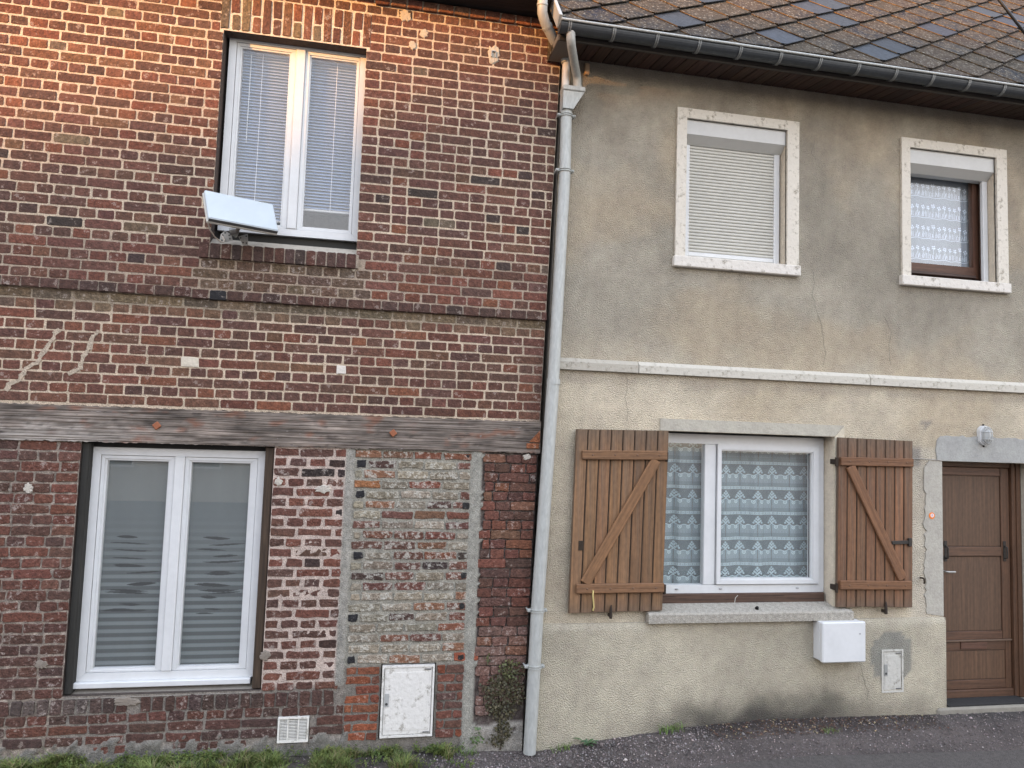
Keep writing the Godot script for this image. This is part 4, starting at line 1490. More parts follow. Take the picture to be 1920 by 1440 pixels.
func shutters(h: Node3D) -> void:
	for side in 2:
		var left := side == 0
		# the outline as it hangs, a little out of true
		var a: Vector2 = Vector2(1.429, 0.938) if left else Vector2(3.590, 0.955)
		var b: Vector2 = Vector2(2.153, 0.944) if left else Vector2(4.268, 0.943)
		var tl: Vector2 = Vector2(1.453, 2.265) if left else Vector2(3.606, 2.274)
		var tr: Vector2 = Vector2(2.182, 2.278) if left else Vector2(4.283, 2.264)
		var z0 := 0.026
		var z1 := 0.050
		var root := M.new()
		root.col = Color(0.04, 0.022, 0.014)
		var base := Color(0.315, 0.168, 0.080) if left else Color(0.270, 0.132, 0.064)
		var at := Vector3((a.x + b.x) / 2, a.y, z0)
		root.prism(PackedVector2Array([a.lerp(b, 0.03) + Vector2(0, 0.01), b.lerp(a, 0.03) + Vector2(0, 0.01), tr.lerp(tl, 0.03) - Vector2(0, 0.01), tl.lerp(tr, 0.03) - Vector2(0, 0.01)]), z0 - 0.004, z0 + 0.004)
		var sh := part(h, "shutter", root, mat.shutter_wood, at)
		sh.set_meta("label", "wide plank shutter with its brace rising to the right" if left else "narrower plank shutter with its brace falling to the right")
		var n := 8
		for i in n:
			var m := M.new()
			m.col = jit(base, 0.20)
			m.off = Vector2(i * 1.37 + side * 0.6, rnd(0, 3))
			var f0 := float(i) / n
			var f1 := float(i + 1) / n
			var p0 := a.lerp(b, f0)
			var p1 := a.lerp(b, f1)
			var q0 := tl.lerp(tr, f0)
			var q1 := tl.lerp(tr, f1)
			var g := Vector2(0.0034, 0)
			var dz := rnd(-0.001, 0.001)
			var dy := Vector2(0, rnd(-0.003, 0.003))
			m.prism(PackedVector2Array([p0 + g + dy, p1 - g + dy, q1 - g, q0 + g]), z0, z1 + dz - 0.0035)
			var e := Vector2(0.0075, 0.003)
			var rim := PackedVector2Array()
			for t in [0.0, 0.04, 0.10, 0.45, 0.84, 0.91, 1.0]: rim.append((p1 - Vector2(0.008, -0.003) + dy).lerp(q1 - e, t))
			for t in [0.0, 0.09, 0.16, 0.55, 0.90, 0.96, 1.0]: rim.append((q0 + Vector2(0.008, -0.003)).lerp(p0 + e + dy, t))
			m.prism(rim, z1 + dz - 0.0035, z1 + dz)
			for k in m.v.size():
				var f: float = (m.v[k].y - p0.y) / (q0.y - p0.y)
				m.c[k] = m.c[k].lerp(Color(0.165, 0.125, 0.092) * rnd(0.9, 1.1), clampf(maxf((f - 0.84) * 6, (0.10 - f) * 7), 0, 0.75))
			part(sh, "plank", m, mat.shutter_wood, Vector3(p0.x, p0.y, z0))
		var led: Array
		var brace: Array
		if left:
			led = [[Vector2(1.497, 2.078), Vector2(2.160, 2.092)], [Vector2(1.478, 1.113), Vector2(2.152, 1.117)]]
			brace = [Vector2(1.545, 1.150), Vector2(2.075, 2.056)]
		else:
			led = [[Vector2(3.615, 2.086), Vector2(4.268, 2.090)], [Vector2(3.608, 1.126), Vector2(4.244, 1.120)]]
			brace = [Vector2(4.165, 1.168), Vector2(3.700, 2.050)]
		for q in led:
			var m := M.new()
			m.col = jit(base * 0.84, 0.1)
			m.off = Vector2(rnd(0, 3), rnd(0, 3))
			board(m, q[0], q[1], 0.069, z1 + 0.001, z1 + 0.026, 0.006)
			part(sh, "ledge", m, mat.shutter_wood)
			for k in 4:
				var nb := M.new()
				nb.col = Color(0.14, 0.08, 0.05)
				var c: Vector2 = q[0].lerp(q[1], 0.12 + 0.26 * k)
				nb.ball(Vector3(c.x, c.y, z1 + 0.026), Vector3(0.008, 0.008, 0.004), 4, 8)
				part(sh, "bolt_head", nb, mat.plain)
		var bm := M.new()
		bm.col = jit(base * 0.90, 0.05)
		bm.off = Vector2(rnd(0, 3), rnd(0, 3))
		board(bm, brace[0], brace[1], 0.078, z1 + 0.0012, z1 + 0.024, 0.007)
		part(sh, "brace", bm, mat.shutter_wood)
		# ironwork
		for y in [2.08, 1.10]:
			var x := 2.165 if left else 3.592
			var k := M.new()
			k.col = Color(0.9, 0.7, 0.55)
			k.tube([Vector3(x, y - 0.035, 0.046), Vector3(x, y + 0.035, 0.046)], 0.012, 10)
			k.box(Vector3(x - 0.012, y - 0.02, -0.02), Vector3(x + 0.012, y + 0.02, 0.045), 0.002)
			part(sh, "hinge", k, mat.iron)
		var cx := 1.745 if left else 4.012
		var ct := M.new()
		ct.col = Color(0.9, 0.75, 0.65)
		ct.box(Vector3(cx - 0.010, 0.905, 0.02), Vector3(cx + 0.010, 0.93, 0.075), 0.003)
		ct.tube([Vector3(cx, 0.90, 0.066), Vector3(cx, 0.965, 0.066), Vector3(cx + 0.004, 0.995, 0.062)], [0.012, 0.011, 0.004], 8)
		part(sh, "shutter_stop", ct, mat.iron)
		if left:
			var kp := M.new()
			kp.col = Color(0.9, 0.7, 0.5)
			kp.box(Vector3(1.492, 1.385, z1), Vector3(1.528, 1.455, z1 + 0.004), 0.001)
			kp.tube([Vector3(1.51, 1.43, z1 + 0.003), Vector3(1.51, 1.43, z1 + 0.007)], 0.007, 8)
			part(sh, "lock_plate", kp, mat.iron)
			var rp := M.new()
			rp.col = Color(0.52, 0.42, 0.17)
			rp.tube([Vector3(1.603, 1.105, 0.080), Vector3(1.599, 1.07, 0.088), Vector3(1.606, 1.02, 0.084), Vector3(1.612, 0.985, 0.076), Vector3(1.606, 0.96, 0.072)], 0.006, 6)
			part(sh, "rope_end", rp, mat.plain)
		else:
			var lt := M.new()
			lt.col = Color(1.6, 1.6, 1.6)
			board(lt, Vector2(4.075, 1.452), Vector2(4.235, 1.458), 0.028, z1 + 0.004, z1 + 0.014, 0.003)
			lt.box(Vector3(4.222, 1.425, z1), Vector3(4.250, 1.490, z1 + 0.02), 0.003)
			part(sh, "latch", lt, mat.iron)


func door(h: Node3D) -> void:
	var z := -0.15
	var m := M.new()
	m.col = Color(0.10, 0.06, 0.04)
	m.off = Vector2(0.7, 0.1)
	m.box(Vector3(4.592, 0.62, z - 0.045), Vector3(5.392, 2.062, z - 0.012), 0.002)
	m.box(Vector3(4.592, 0.150, z - 0.045), Vector3(5.392, 0.618, z - 0.014), 0.002)
	var d := part(h, "door", m, mat.door_wood, Vector3(5.0, 0.15, z))
	for e in [["frame_post", 4.592, 4.668, 0.15, 2.062, -0.012, 0.0], ["frame_post", 5.304, 5.392, 0.622, 2.062, -0.012, 0.0], ["frame_post", 5.336, 5.392, 0.215, 0.612, -0.014, -0.001]]:
		pass
	var col := Color(0.132, 0.066, 0.038)
	for e in [["stile", 4.592, 4.690, 0.622, 2.060, 1, 0.0], ["stile", 5.306, 5.390, 0.622, 2.060, 1, 0.0], ["rail", 4.692, 5.304, 1.992, 2.060, 0, -0.001], ["rail", 4.692, 5.304, 1.312, 1.390, 0, 0.004], ["rail", 4.692, 5.304, 0.622, 0.688, 0, -0.001], ["stile", 4.592, 4.690, 0.216, 0.616, 1, -0.003], ["stile", 5.334, 5.390, 0.216, 0.616, 1, -0.003], ["rail", 4.692, 5.332, 0.532, 0.616, 0, -0.004], ["rail", 4.692, 5.332, 0.218, 0.290, 0, -0.004], ["kick_board", 4.60, 5.390, 0.152, 0.216, 0, 0.016]]:
		var k := M.new()
		k.col = jit(col, 0.14)
		k.off = Vector2(rnd(0, 3), rnd(0, 3))
		k.box(Vector3(e[1], e[3], z - 0.016), Vector3(e[2], e[4], z + e[6]), 0.004, e[5])
		part(d, e[0], k, mat.door_wood)
	var dp := M.new()
	dp.col = Color(0.17, 0.11, 0.075)
	dp.box(Vector3(4.60, 0.608, z - 0.01), Vector3(5.388, 0.622, z + 0.012), 0.004, 0)
	part(d, "drip_bar", dp, mat.door_wood)
	for e in [[4.692, 5.304, 1.392, 1.990], [4.692, 5.304, 0.690, 1.310], [4.692, 5.332, 0.292, 0.530]]:
		var k := M.new()
		k.col = jit(Color(0.142, 0.078, 0.046), 0.08)
		k.off = Vector2(rnd(0, 3), rnd(0, 3))
		k.box(Vector3(e[0] + 0.003, e[2] + 0.003, z - 0.02), Vector3(e[1] - 0.003, e[3] - 0.003, z - 0.0075), 0.006)
		part(d, "panel", k, mat.door_wood)
	var ml := M.new()
	ml.col = Color(0.14, 0.065, 0.042)
	ml.box(Vector3(4.89, 0.545, z - 0.006), Vector3(5.145, 0.604, z + 0.004), 0.003, 0)
	part(d, "letter_flap", ml, mat.door_wood)
	for x in [4.752, 5.334]:
		var k := M.new()
		k.box(Vector3(x - 0.014, 1.270, z), Vector3(x + 0.014, 1.440, z + 0.006), 0.002)
		k.tube([Vector3(x, 1.295, z + 0.006), Vector3(x, 1.30, z + 0.03), Vector3(x, 1.385, z + 0.03), Vector3(x, 1.40, z + 0.006)], 0.006, 8)
		part(d, "bar_holder", k, mat.iron)
	var hd := M.new()
	hd.col = Color(1, 1, 1)
	hd.box(Vector3(4.70, 1.10, z), Vector3(4.728, 1.22, z + 0.004), 0.001)
	hd.tube([Vector3(4.714, 1.192, z + 0.003), Vector3(4.714, 1.192, z + 0.045), Vector3(4.735, 1.190, z + 0.05), Vector3(4.80, 1.190, z + 0.05)], 0.009, 8)
	part(d, "handle", hd, mat.steel)
	var fr := M.new()
	fr.col = Color(0.135, 0.068, 0.038)
	fr.box(Vector3(5.396, 0.150, -0.21), Vector3(5.470, 2.106, -0.125), 0.005)
	fr.box(Vector3(4.589, 2.064, -0.21), Vector3(5.396, 2.1065, -0.14), 0.004, 0)
	fr.box(Vector3(5.430, 0.151, -0.125), Vector3(5.474, 2.105, -0.112), 0.004)
	part(h, "door_frame", fr, mat.door_wood)
	var rv := M.new()
	rv.col = Color(0.44, 0.41, 0.34)
	rv.poly([Vector3(5.470, 0.14, -0.16), Vector3(5.470, 2.108, -0.16), Vector3(5.499, 2.108, 0.003), Vector3(5.499, 0.14, 0.003)], Vector3.LEFT)
	part(h, "door_reveal", rv, mat.cement)
	var st := M.new()
	st.col = Color(0.26, 0.245, 0.205)
	st.box(Vector3(4.50, -0.1, -0.24), Vector3(5.95, 0.146, 0.042), 0.014, 0)
	part(h, "door_step", st, mat.cement)


func patches(h: Node3D) -> void:   # smoother grey cement over and beside the door
	var f := noise(91, 6.0, 3)
	var m := M.new()
	m.col = Color(0.37, 0.375, 0.355)
	var p := PackedVector2Array([Vector2(6.3, 2.112), Vector2(6.3, 2.345)])
	var x := 6.2
	while x > 4.55:
		p.append(Vector2(x, 2.318 + 0.018 * f.get_noise_1d(x * 5)))
		x -= 0.03
	p.append(Vector2(4.545, 2.28)); p.append(Vector2(4.532, 2.20)); p.append(Vector2(4.545, 2.112))
	m.prism(p, -0.01, 0.009)
	part(h, "cement_patch", m, mat.cement)
	var k := M.new()
	k.col = Color(0.44, 0.42, 0.365)
	var q := PackedVector2Array([Vector2(DR[0] - 0.0005, 0.86), Vector2(DR[0] - 0.0005, 2.109), Vector2(4.47, 2.109)])
	var y := 2.05
	while y > 0.87:
		q.append(Vector2(4.425 + 0.03 * f.get_noise_1d(y * 6 + 50), y))
		y -= 0.03
	k.prism(q, -0.01, 0.008)
	part(h, "cement_patch", k, mat.cement)


func slate_roof(h: Node3D) -> void:
	var sl := deg_to_rad(50)
	var o := Vector3(0, 5.165, 0.40)
	var up := Vector3(0, sin(sl), -cos(sl))
	var nn := Vector3(0, cos(sl), sin(sl))
	var bed := M.new()
	bed.col = Color(0.05, 0.045, 0.04)
	bed.poly([o + Vector3(1.15, 0, 0), o + Vector3(HX, 0, 0), o + Vector3(HX, 0, 0) + up * 4.6, o + Vector3(1.15, 0, 0) + up * 4.6], nn)
	var rf := part(h, "roof", bed, mat.plain)
	var bk := M.new()
	bk.col = Color(0.06, 0.055, 0.05)
	var r0 := o + up * 4.6
	bk.poly([r0 + Vector3(1.15, 0, 0), r0 + Vector3(HX, 0, 0), Vector3(HX, 5.1, -6.0), Vector3(1.15, 5.1, -6.0)], Vector3(0, 1, -1))
	for x in [1.16, HX - 0.01]:
		bk.poly([Vector3(x, 5.05, 0.2), Vector3(x, r0.y - 0.02, r0.z), Vector3(x, 5.05, -6.0)], Vector3(-1 if x < 2 else 1, 0, 0))
	part(h, "roof_back", bk, mat.slate)
	var va := Vector2(0.268, 0.218)
	var vb := Vector2(0.147, -0.237)
	var start := Vector2(3.838, 1.166)
	var bound := PackedVector2Array([Vector2(1.165, 0.0), Vector2(HX, 0.0), Vector2(HX, 3.4), Vector2(1.165, 3.4)])
	var hooks := M.new()
	hooks.col = Color(1.2, 1.0, 0.9)
	for i in range(-16, 18):
		for j in range(-18, 18):
			var n := start + va * i + vb * j
			if n.x < 0.4 or n.x > HX + 0.4 or n.y < -0.5 or n.y > 3.5: continue
			var low := n + vb
			var cut := 0.11
			var q := PackedVector2Array([n, low.lerp(n, cut), low.lerp(low + va, cut), low + va, n + va])
			var inside := Geometry2D.intersect_polygons(q, bound)
			if inside.is_empty(): continue
			var poly: PackedVector2Array = inside[0]
			if poly.size() < 3: continue
			var m := M.new()
			var t := rng.randf()
			var c := Color(0.058, 0.056, 0.056)
			if t < 0.40: c = Color(0.075, 0.062, 0.050)
			elif t < 0.50: c = Color(0.040, 0.046, 0.058)
			var bare := rng.randf() < 0.09
			if bare: c = Color(0.052, 0.061, 0.078)
			m.col = jit(c, 0.18)
			var mid := n + (va + vb) / 2
			var side_lift := -0.026 + rnd(-0.006, 0.006)
			var lift := func(p: Vector2) -> float:
				var k: float = ((p - mid).dot(Vector2(va.y, -va.x).normalized())) / 0.135
				return 0.0095 + 0.0085 * k + side_lift * (p - mid).dot(va.normalized()) + rnd(0, 0.0006)
			var top := []
			var und := []
			for p in poly:
				var l: float = lift.call(p)
				top.append(o + Vector3(p.x, 0, 0) + up * p.y + nn * (l + 0.0055))
				und.append(o + Vector3(p.x, 0, 0) + up * p.y + nn * (l - 0.001))
			m.poly(top, nn)
			for k in poly.size():
				var e := (k + 1) % poly.size()
				var ctr := Vector2.ZERO
				for p in poly: ctr += p / poly.size()
				var om := (poly[k] + poly[e]) / 2 - ctr
				var keep: Color = m.col
				if absf((poly[e] - poly[k]).normalized().dot(vb.normalized())) > 0.97: m.col = Color(0.26, 0.19, 0.115)   # edge painted lighter, as if catching the low sun
				m.poly([top[k], top[e], und[e], und[k]], Vector3(om.x, 0, 0) + up * om.y)
				m.col = keep
			part(rf, "slate", m, mat.bare_slate if bare else mat.slate, o + Vector3(mid.x, 0, 0) + up * mid.y)
			var hp := low.lerp(n, cut * 0.5).lerp(low.lerp(low + va, cut), 0.5)
			if hp.y > 0.05 and hp.x > 1.2 and hp.x < HX - 0.1:
				var b := M.new()
				b.col = hooks.col
				b.box(Vector3(-0.003, -0.010, 0), Vector3(0.003, 0.010, 0.004), 0)
				b.moved(Transform3D(Basis(Vector3.RIGHT, up, nn), o + Vector3(hp.x, 0, 0) + up * hp.y + nn * 0.0225))
				hooks.v.append_array(b.v); hooks.n.append_array(b.n); hooks.uv.append_array(b.uv); hooks.c.append_array(b.c)
	part(rf, "slate_hook", hooks, mat.iron).set_meta("kind", "stuff")
	# pale verge strip on the left edge
	var vg := M.new()
	vg.col = Color(0.95, 0.95, 0.95)
	vg.box(Vector3(-0.014, -0.02, -0.06), Vector3(0.012, 3.4, 0.034), 0.003)
	vg.moved(Transform3D(Basis(Vector3.RIGHT, up, nn), o + Vector3(1.152, 0, 0)))
	part(rf, "verge_trim", vg, mat.zinc)
	# gutter, brackets, fascia, soffit
	var g := M.new()
	g.sweep_x(gutter_profile(0.40, 5.117, 0.056), 1.150, HX + 0.1, true)
	var ge := M.new()
	for i in 12:
		var a0 := PI + PI * i / 12.0
		var a1 := PI + PI * (i + 1) / 12.0
		g.poly([Vector3(1.151, 5.117, 0.40), Vector3(1.151, 5.117 + 0.056 * sin(a0), 0.40 + 0.056 * cos(a0)), Vector3(1.151, 5.117 + 0.056 * sin(a1), 0.40 + 0.056 * cos(a1))], Vector3.LEFT)
	var gt := part(h, "gutter", g, mat.dark_zinc)
	var lip := M.new()
	lip.tube([Vector3(1.15, 5.123, 0.465), Vector3(HX + 0.1, 5.123, 0.465)], 0.0095, 8)
	part(gt, "rolled_lip", lip, mat.zinc)
	var x := 1.215
	while x < HX:
		var b := M.new()
		b.col = Color(0.55, 0.56, 0.58)
		var prof := []
		for i in 11:
			var a := PI * 1.15 + PI * 0.9 * i / 10.0
			prof.append(Vector2(0.40 + 0.064 * cos(a), 5.117 + 0.064 * sin(a)))
		for i in 11:
			var a := PI * 2.05 - PI * 0.9 * i / 10.0
			prof.append(Vector2(0.40 + 0.0575 * cos(a), 5.117 + 0.0575 * sin(a)))
		prof.reverse()
		b.sweep_x(prof, x - 0.011, x - 0.003, true)
		b.sweep_x(prof, x + 0.003, x + 0.011, true)
		part(gt, "gutter_bracket", b, mat.zinc)
		x += 0.326
	var fa := M.new()
	fa.col = Color(0.085, 0.075, 0.068)
	fa.box(Vector3(1.17, 5.046, 0.318), Vector3(HX, 5.165, 0.338), 0.003, 0)
	part(h, "fascia", fa, mat.dark_wood)
	var sb := 1.30
	var sof := M.new()
	sof.col = Color(0.02, 0.015, 0.013)
	sof.box(Vector3(1.17, 5.115, -0.1), Vector3(HX, 5.13, 0.318), 0)
	var soffit := part(h, "soffit", sof, mat.dark_wood)
	while sb < HX - 0.1:
		var k := M.new()
		k.col = jit(Color(0.065, 0.032, 0.022), 0.3)
		k.off = Vector2(sb * 3.1, sb)
		k.box(Vector3(sb + 0.002, 0.0, -0.31), Vector3(sb + 0.093, 0.014, 0.0), 0.004, 2)
		k.moved(Transform3D(Basis(Vector3.RIGHT, 0.14), Vector3(0, 5.054, 0.317)))
		part(soffit, "soffit_board", k, mat.dark_wood, Vector3(sb, 5.054, 0.3))
		sb += 0.096
	var en := M.new()
	en.col = Color(0.15, 0.14, 0.12)
	en.box(Vector3(1.16, 5.052, 0.02), Vector3(1.30, 5.10, 0.318), 0.004)
	part(h, "eaves_end", en, mat.plain)
	var wb := M.new()
	wb.col = Color(0.42, 0.30, 0.19)
	wb.box(Vector3(1.455, 4.985, 0.002), Vector3(1.490, 5.075, 0.03), 0.005)
	part(h, "wood_block", wb, mat.plain)


# ---------------------------------------------------------------- pipes
func downpipes() -> void:
	var d := thing("downpipe", "grey zinc downpipe with a funnel head, running down between the two house fronts", "downpipe", Vector3(1.17, -0.03, 0.06))
	var p := M.new()
	p.tube([Vector3(1.306, 4.66, 0.062), Vector3(1.309, 4.2, 0.062), Vector3(1.288, 3.4, 0.062), Vector3(1.265, 2.60, 0.062)], 0.0425, 20)
	part(d, "upper_pipe", p, mat.zinc)
	var q := M.new()
	q.col = Color(1.06, 1.05, 1.0)
	q.tube([Vector3(1.2655, 2.615, 0.0622), Vector3(1.235, 1.9, 0.0622), Vector3(1.197, 1.0, 0.0622), Vector3(1.186, 0.55, 0.0622), Vector3(1.170, -0.02, 0.0622)], [0.0462, 0.046, 0.046, 0.0455, 0.0445], 20)
	q.tube([Vector3(1.266, 2.585, 0.0622), Vector3(1.2672, 2.625, 0.0622)], 0.0495, 20)
	part(d, "lower_pipe", q, mat.zinc)
	for y in [4.62, 4.195, 0.965, 0.575]:
		var x: float = 1.307 if y > 4 else (1.1955 if y > 0.8 else 1.187)
		var r := 0.0475 if y > 4 else 0.050
		var k := M.new()
		k.tube([Vector3(x, y - 0.011, 0.062), Vector3(x, y - 0.004, 0.062)], r + 0.003, 20)
		k.tube([Vector3(x, y + 0.004, 0.062), Vector3(x, y + 0.011, 0.062)], r + 0.003, 20)
		k.box(Vector3(x - r - 0.024, y - 0.010, 0.045), Vector3(x - r + 0.004, y + 0.010, 0.075), 0.003)
		k.box(Vector3(x + r - 0.004, y - 0.010, 0.045), Vector3(x + r + 0.022, y + 0.010, 0.075), 0.003)
		k.tube([Vector3(x + r + 0.014, y, 0.02), Vector3(x + r + 0.014, y, 0.085)], 0.006, 8)
		k.tube([Vector3(x - r - 0.016, y, -0.02), Vector3(x - r - 0.016, y, 0.085)], 0.006, 8)
		part(d, "pipe_clamp", k, mat.zinc)
	var h := M.new()
	h.box(Vector3(1.262, 4.793, 0.012), Vector3(1.434, 4.832, 0.128), 0.006)
	h.prism(PackedVector2Array([Vector2(1.265, 4.655), Vector2(1.346, 4.655), Vector2(1.428, 4.792), Vector2(1.265, 4.792)]), 0.022, 0.118)
	part(d, "funnel_head", h, mat.zinc)
	var s := M.new()
	s.tube([Vector3(1.236, 5.075, 0.40), Vector3(1.236, 5.03, 0.40), Vector3(1.250, 4.995, 0.37), Vector3(1.315, 4.955, 0.22), Vector3(1.360, 4.93, 0.12), Vector3(1.378, 4.90, 0.085), Vector3(1.384, 4.83, 0.08), Vector3(1.384, 4.80, 0.08)], 0.032, 14)
	part(d, "swan_neck", s, mat.zinc)
	var w := M.new()
	w.tube([Vector3(1.293, 5.10, 0.066), Vector3(1.293, 4.80, 0.066)], 0.028, 14)
	part(d, "white_pipe", w, mat.white_plastic)
	var e := M.new()
	e.tube([Vector3(1.05, 5.60, 0.30), Vector3(1.05, 5.33, 0.27), Vector3(1.056, 5.28, 0.25), Vector3(1.085, 5.23, 0.22), Vector3(1.17, 5.15, 0.15), Vector3(1.25, 5.10, 0.09), Vector3(1.285, 5.07, 0.066), Vector3(1.293, 5.03, 0.066)], 0.037, 16)
	e.tube([Vector3(1.05, 5.335, 0.2705), Vector3(1.0503, 5.320, 0.2685)], 0.040, 16)
	e.tube([Vector3(1.100, 5.215, 0.207), Vector3(1.112, 5.205, 0.198)], 0.040, 16)
	part(d, "elbow", e, mat.zinc)


# ---------------------------------------------------------------- things fixed to the fronts
func cupboard(called: String, label: String, o: Array, z: float, col: Color, hinge_right: bool) -> void:
	var t := thing(called, label, "meter cupboard", Vector3((o[0] + o[1]) / 2, o[2], z))
	var m := M.new()
	m.col = col
	ring(m, o, [0.014, 0.014, 0.014, 0.014], z - 0.05, z + 0.006, 0.0)
	part(t, "frame", m, mat.painted_stone)
	var d := M.new()
	d.col = col
	var g := [o[0] + 0.017, o[1] - 0.017, o[2] + 0.017, o[3] - 0.017]
	d.box(Vector3(g[0], g[2], z - 0.02), Vector3(g[1], g[3], z + 0.001), 0.003)
	d.box(Vector3(g[0] + 0.012, g[2] + 0.03, z), Vector3(g[1] - 0.02, g[3] - 0.03, z + 0.0035), 0.002)
	var dr := part(t, "door", d, mat.painted_stone)
	var s := M.new()
	s.col = Color(0.04, 0.04, 0.04)
	s.box(Vector3(o[0] + 0.0142, o[2] + 0.0142, z - 0.04), Vector3(o[1] - 0.0142, o[3] - 0.0142, z - 0.021), 0)
	part(t, "backing", s, mat.plain)
	var l := M.new()
	l.col = col * 0.9
	var ly := lerpf(o[2], o[3], 0.52)
	l.box(Vector3(g[0] + 0.006, ly - 0.045, z + 0.0005), Vector3(g[0] + 0.036, ly + 0.045, z + 0.006), 0.002)
	part(dr, "lock_plate", l, mat.white_plastic)
	var k := M.new()
	k.col = Color(0.05, 0.05, 0.05)
	k.tube([Vector3(g[0] + 0.02, ly - 0.025, z + 0.004), Vector3(g[0] + 0.02, ly - 0.025, z + 0.008)], 0.009, 10)
	part(dr, "lock", k, mat.plain)
	for y in [g[2] + 0.012, g[3] - 0.012]:
		var hn := M.new()
		hn.col = Color(0.12, 0.12, 0.115)
		hn.box(Vector3(g[1] - 0.05, y - 0.004, z + 0.001), Vector3(g[1] - 0.006, y + 0.004, z + 0.007), 0.001)
		part(dr, "hinge", hn, mat.plain)


func fixtures() -> void:
	cupboard("meter_cupboard", "larger white meter cupboard low in the brick wall between orange bricks", [0.126, 0.486, 0.105, 0.588], 0.003, Color(0.70, 0.70, 0.68), true)
	cupboard("meter_cupboard", "small narrow meter cupboard set in the grey plinth beside the brown door", [4.000, 4.194, 0.284, 0.614], 0.026, Color(0.52, 0.52, 0.49), true)
	# the plastic box under the sill
	var b := thing("utility_box", "plain white plastic box fixed under the right end of the big window sill", "utility box", Vector3(3.59, 0.56, 0.08))
	var m := M.new()
	m.box(Vector3(3.408, 0.566, 0.015), Vector3(3.770, 0.858, 0.105), 0.006)
	part(b, "body", m, mat.white_plastic)
	var c := M.new()
	c.box(Vector3(3.404, 0.560, 0.106), Vector3(3.776, 0.864, 0.145), 0.010)
	var lid := part(b, "lid", c, mat.white_plastic)
	var sc := M.new()
	sc.col = Color(0.35, 0.35, 0.36)
	sc.tube([Vector3(3.722, 0.775, 0.144), Vector3(3.722, 0.775, 0.1475)], 0.007, 8)
	part(lid, "screw", sc, mat.plain)
	# vent grille
	var v := thing("vent_grille", "white louvred vent grille at the foot of the brick wall", "vent", Vector3(-0.447, 0.105, 0))
	var f := M.new()
	f.col = Color(0.72, 0.72, 0.69)
	ring(f, [-0.548, -0.347, 0.104, 0.270], [0.012, 0.012, 0.012, 0.012], -0.02, 0.010, 0)
	for x in [-0.483, -0.415]:
		f.box(Vector3(x - 0.004, 0.116, -0.018), Vector3(x + 0.004, 0.258, 0.008), 0)
	part(v, "frame", f, mat.painted_stone)
	var bk := M.new()
	bk.col = Color(0.03, 0.03, 0.03)
	bk.box(Vector3(-0.555, 0.096, -0.06), Vector3(-0.340, 0.276, -0.021), 0)
	part(v, "backing", bk, mat.plain)
	for i in 15:
		var s := M.new()
		s.col = Color(0.72, 0.72, 0.69)
		var y := 0.1175 + 0.0096 * i
		s.box(Vector3(-0.535, y, -0.004), Vector3(-0.360, y + 0.0046, 0.005), 0.001, 0)
		part(v, "louvre", s, mat.painted_stone)
	lamp()
	antenna()
	# sticker
	var st := thing("round_sticker", "round orange and white sticker stuck on the cement beside the brown door", "sticker", Vector3(4.485, 1.664, 0.0095))
	var o := M.new()
	o.col = Color(0.75, 0.20, 0.03)
	o.tube([Vector3(4.485, 1.664, 0.006), Vector3(4.485, 1.664, 0.0105)], 0.027, 20)
	part(st, "disc", o, mat.plain)
	var w := M.new()
	w.col = Color(0.75, 0.66, 0.62)
	w.tube([Vector3(4.487, 1.666, 0.0105), Vector3(4.487, 1.666, 0.0118)], 0.016, 14)
	part(st, "print", w, mat.plain)
	var w2 := M.new()
	w2.col = Color(0.25, 0.12, 0.35)
	w2.box(Vector3(4.479, 1.660, 0.0115), Vector3(4.494, 1.665, 0.0127), 0)
	w2.box(Vector3(4.484, 1.668, 0.0115), Vector3(4.489, 1.676, 0.0127), 0)
	part(st, "print", w2, mat.plain)
	# mat on the step
	var d := M.new()
	d.col = Color(0.026, 0.025, 0.024)
	d.box(Vector3(4.612, 0.147, -0.130), Vector3(5.40, 0.160, 0.020), 0.004, 0)
	alone("door_mat", "dark grey door mat on the cement step of the brown door", "door mat", d, mat.cement, "", "", Vector3(5.0, 0.147, -0.05))
	# hooks
	var hk := M.new()
	hk.col = Color(1.3, 0.8, 0.55)
	hk.tube([Vector3(4.38, 1.165, -0.01), Vector3(4.38, 1.168, 0.030), Vector3(4.382, 1.165, 0.040), Vector3(4.382, 1.135, 0.042), Vector3(4.384, 1.128, 0.036)], 0.007, 8)
	alone("wall_hook", "rusty iron hook in the render between shutter and door", "hook", hk, mat.iron, "", "", Vector3(4.38, 1.165, 0))
	var pl := thing("wall_fixing", "small square metal bracket in a pale mortar dab high on the brick wall", "bracket", Vector3(0.75, 5.05, 0))
	var dab := M.new()
	dab.col = Color(0.50, 0.46, 0.38)
	blob(dab, Vector3(0.745, 5.052, 0), 0.050, 0.088, 0.008)
	part(pl, "mortar_dab", dab, mat.cement)
	var br := M.new()
	br.col = Color(0.9, 0.9, 0.9)
	br.box(Vector3(0.725, 5.03, 0.004), Vector3(0.732, 5.078, 0.022), 0.001)
	br.box(Vector3(0.732, 5.071, 0.004), Vector3(0.762, 5.078, 0.022), 0.001)
	br.box(Vector3(0.756, 5.03, 0.004), Vector3(0.762, 5.071, 0.016), 0.001)
	part(pl, "bracket", br, mat.steel)
	# service wire from the corner of the frame down to the roof
	var wr := M.new()
	wr.col = Color(0.45, 0.45, 0.45)
	wr.tube([Vector3(3.0, 8.45, -2.6), Vector3(4.35, 7.07, -1.0), Vector3(5.205, 6.198, 0.0), Vector3(5.516, 5.88, 0.0), Vector3(7.4, 4.9, 0.03)], 0.013, 10)
	alone("overhead_cable", "thick black cable slung over the slate roof in the upper corner", "cable", wr, mat.dark_zinc, "", "", Vector3(5.2, 6.2, 0))
	var tc := M.new()
	tc.col = Color(0.35, 0.33, 0.3)
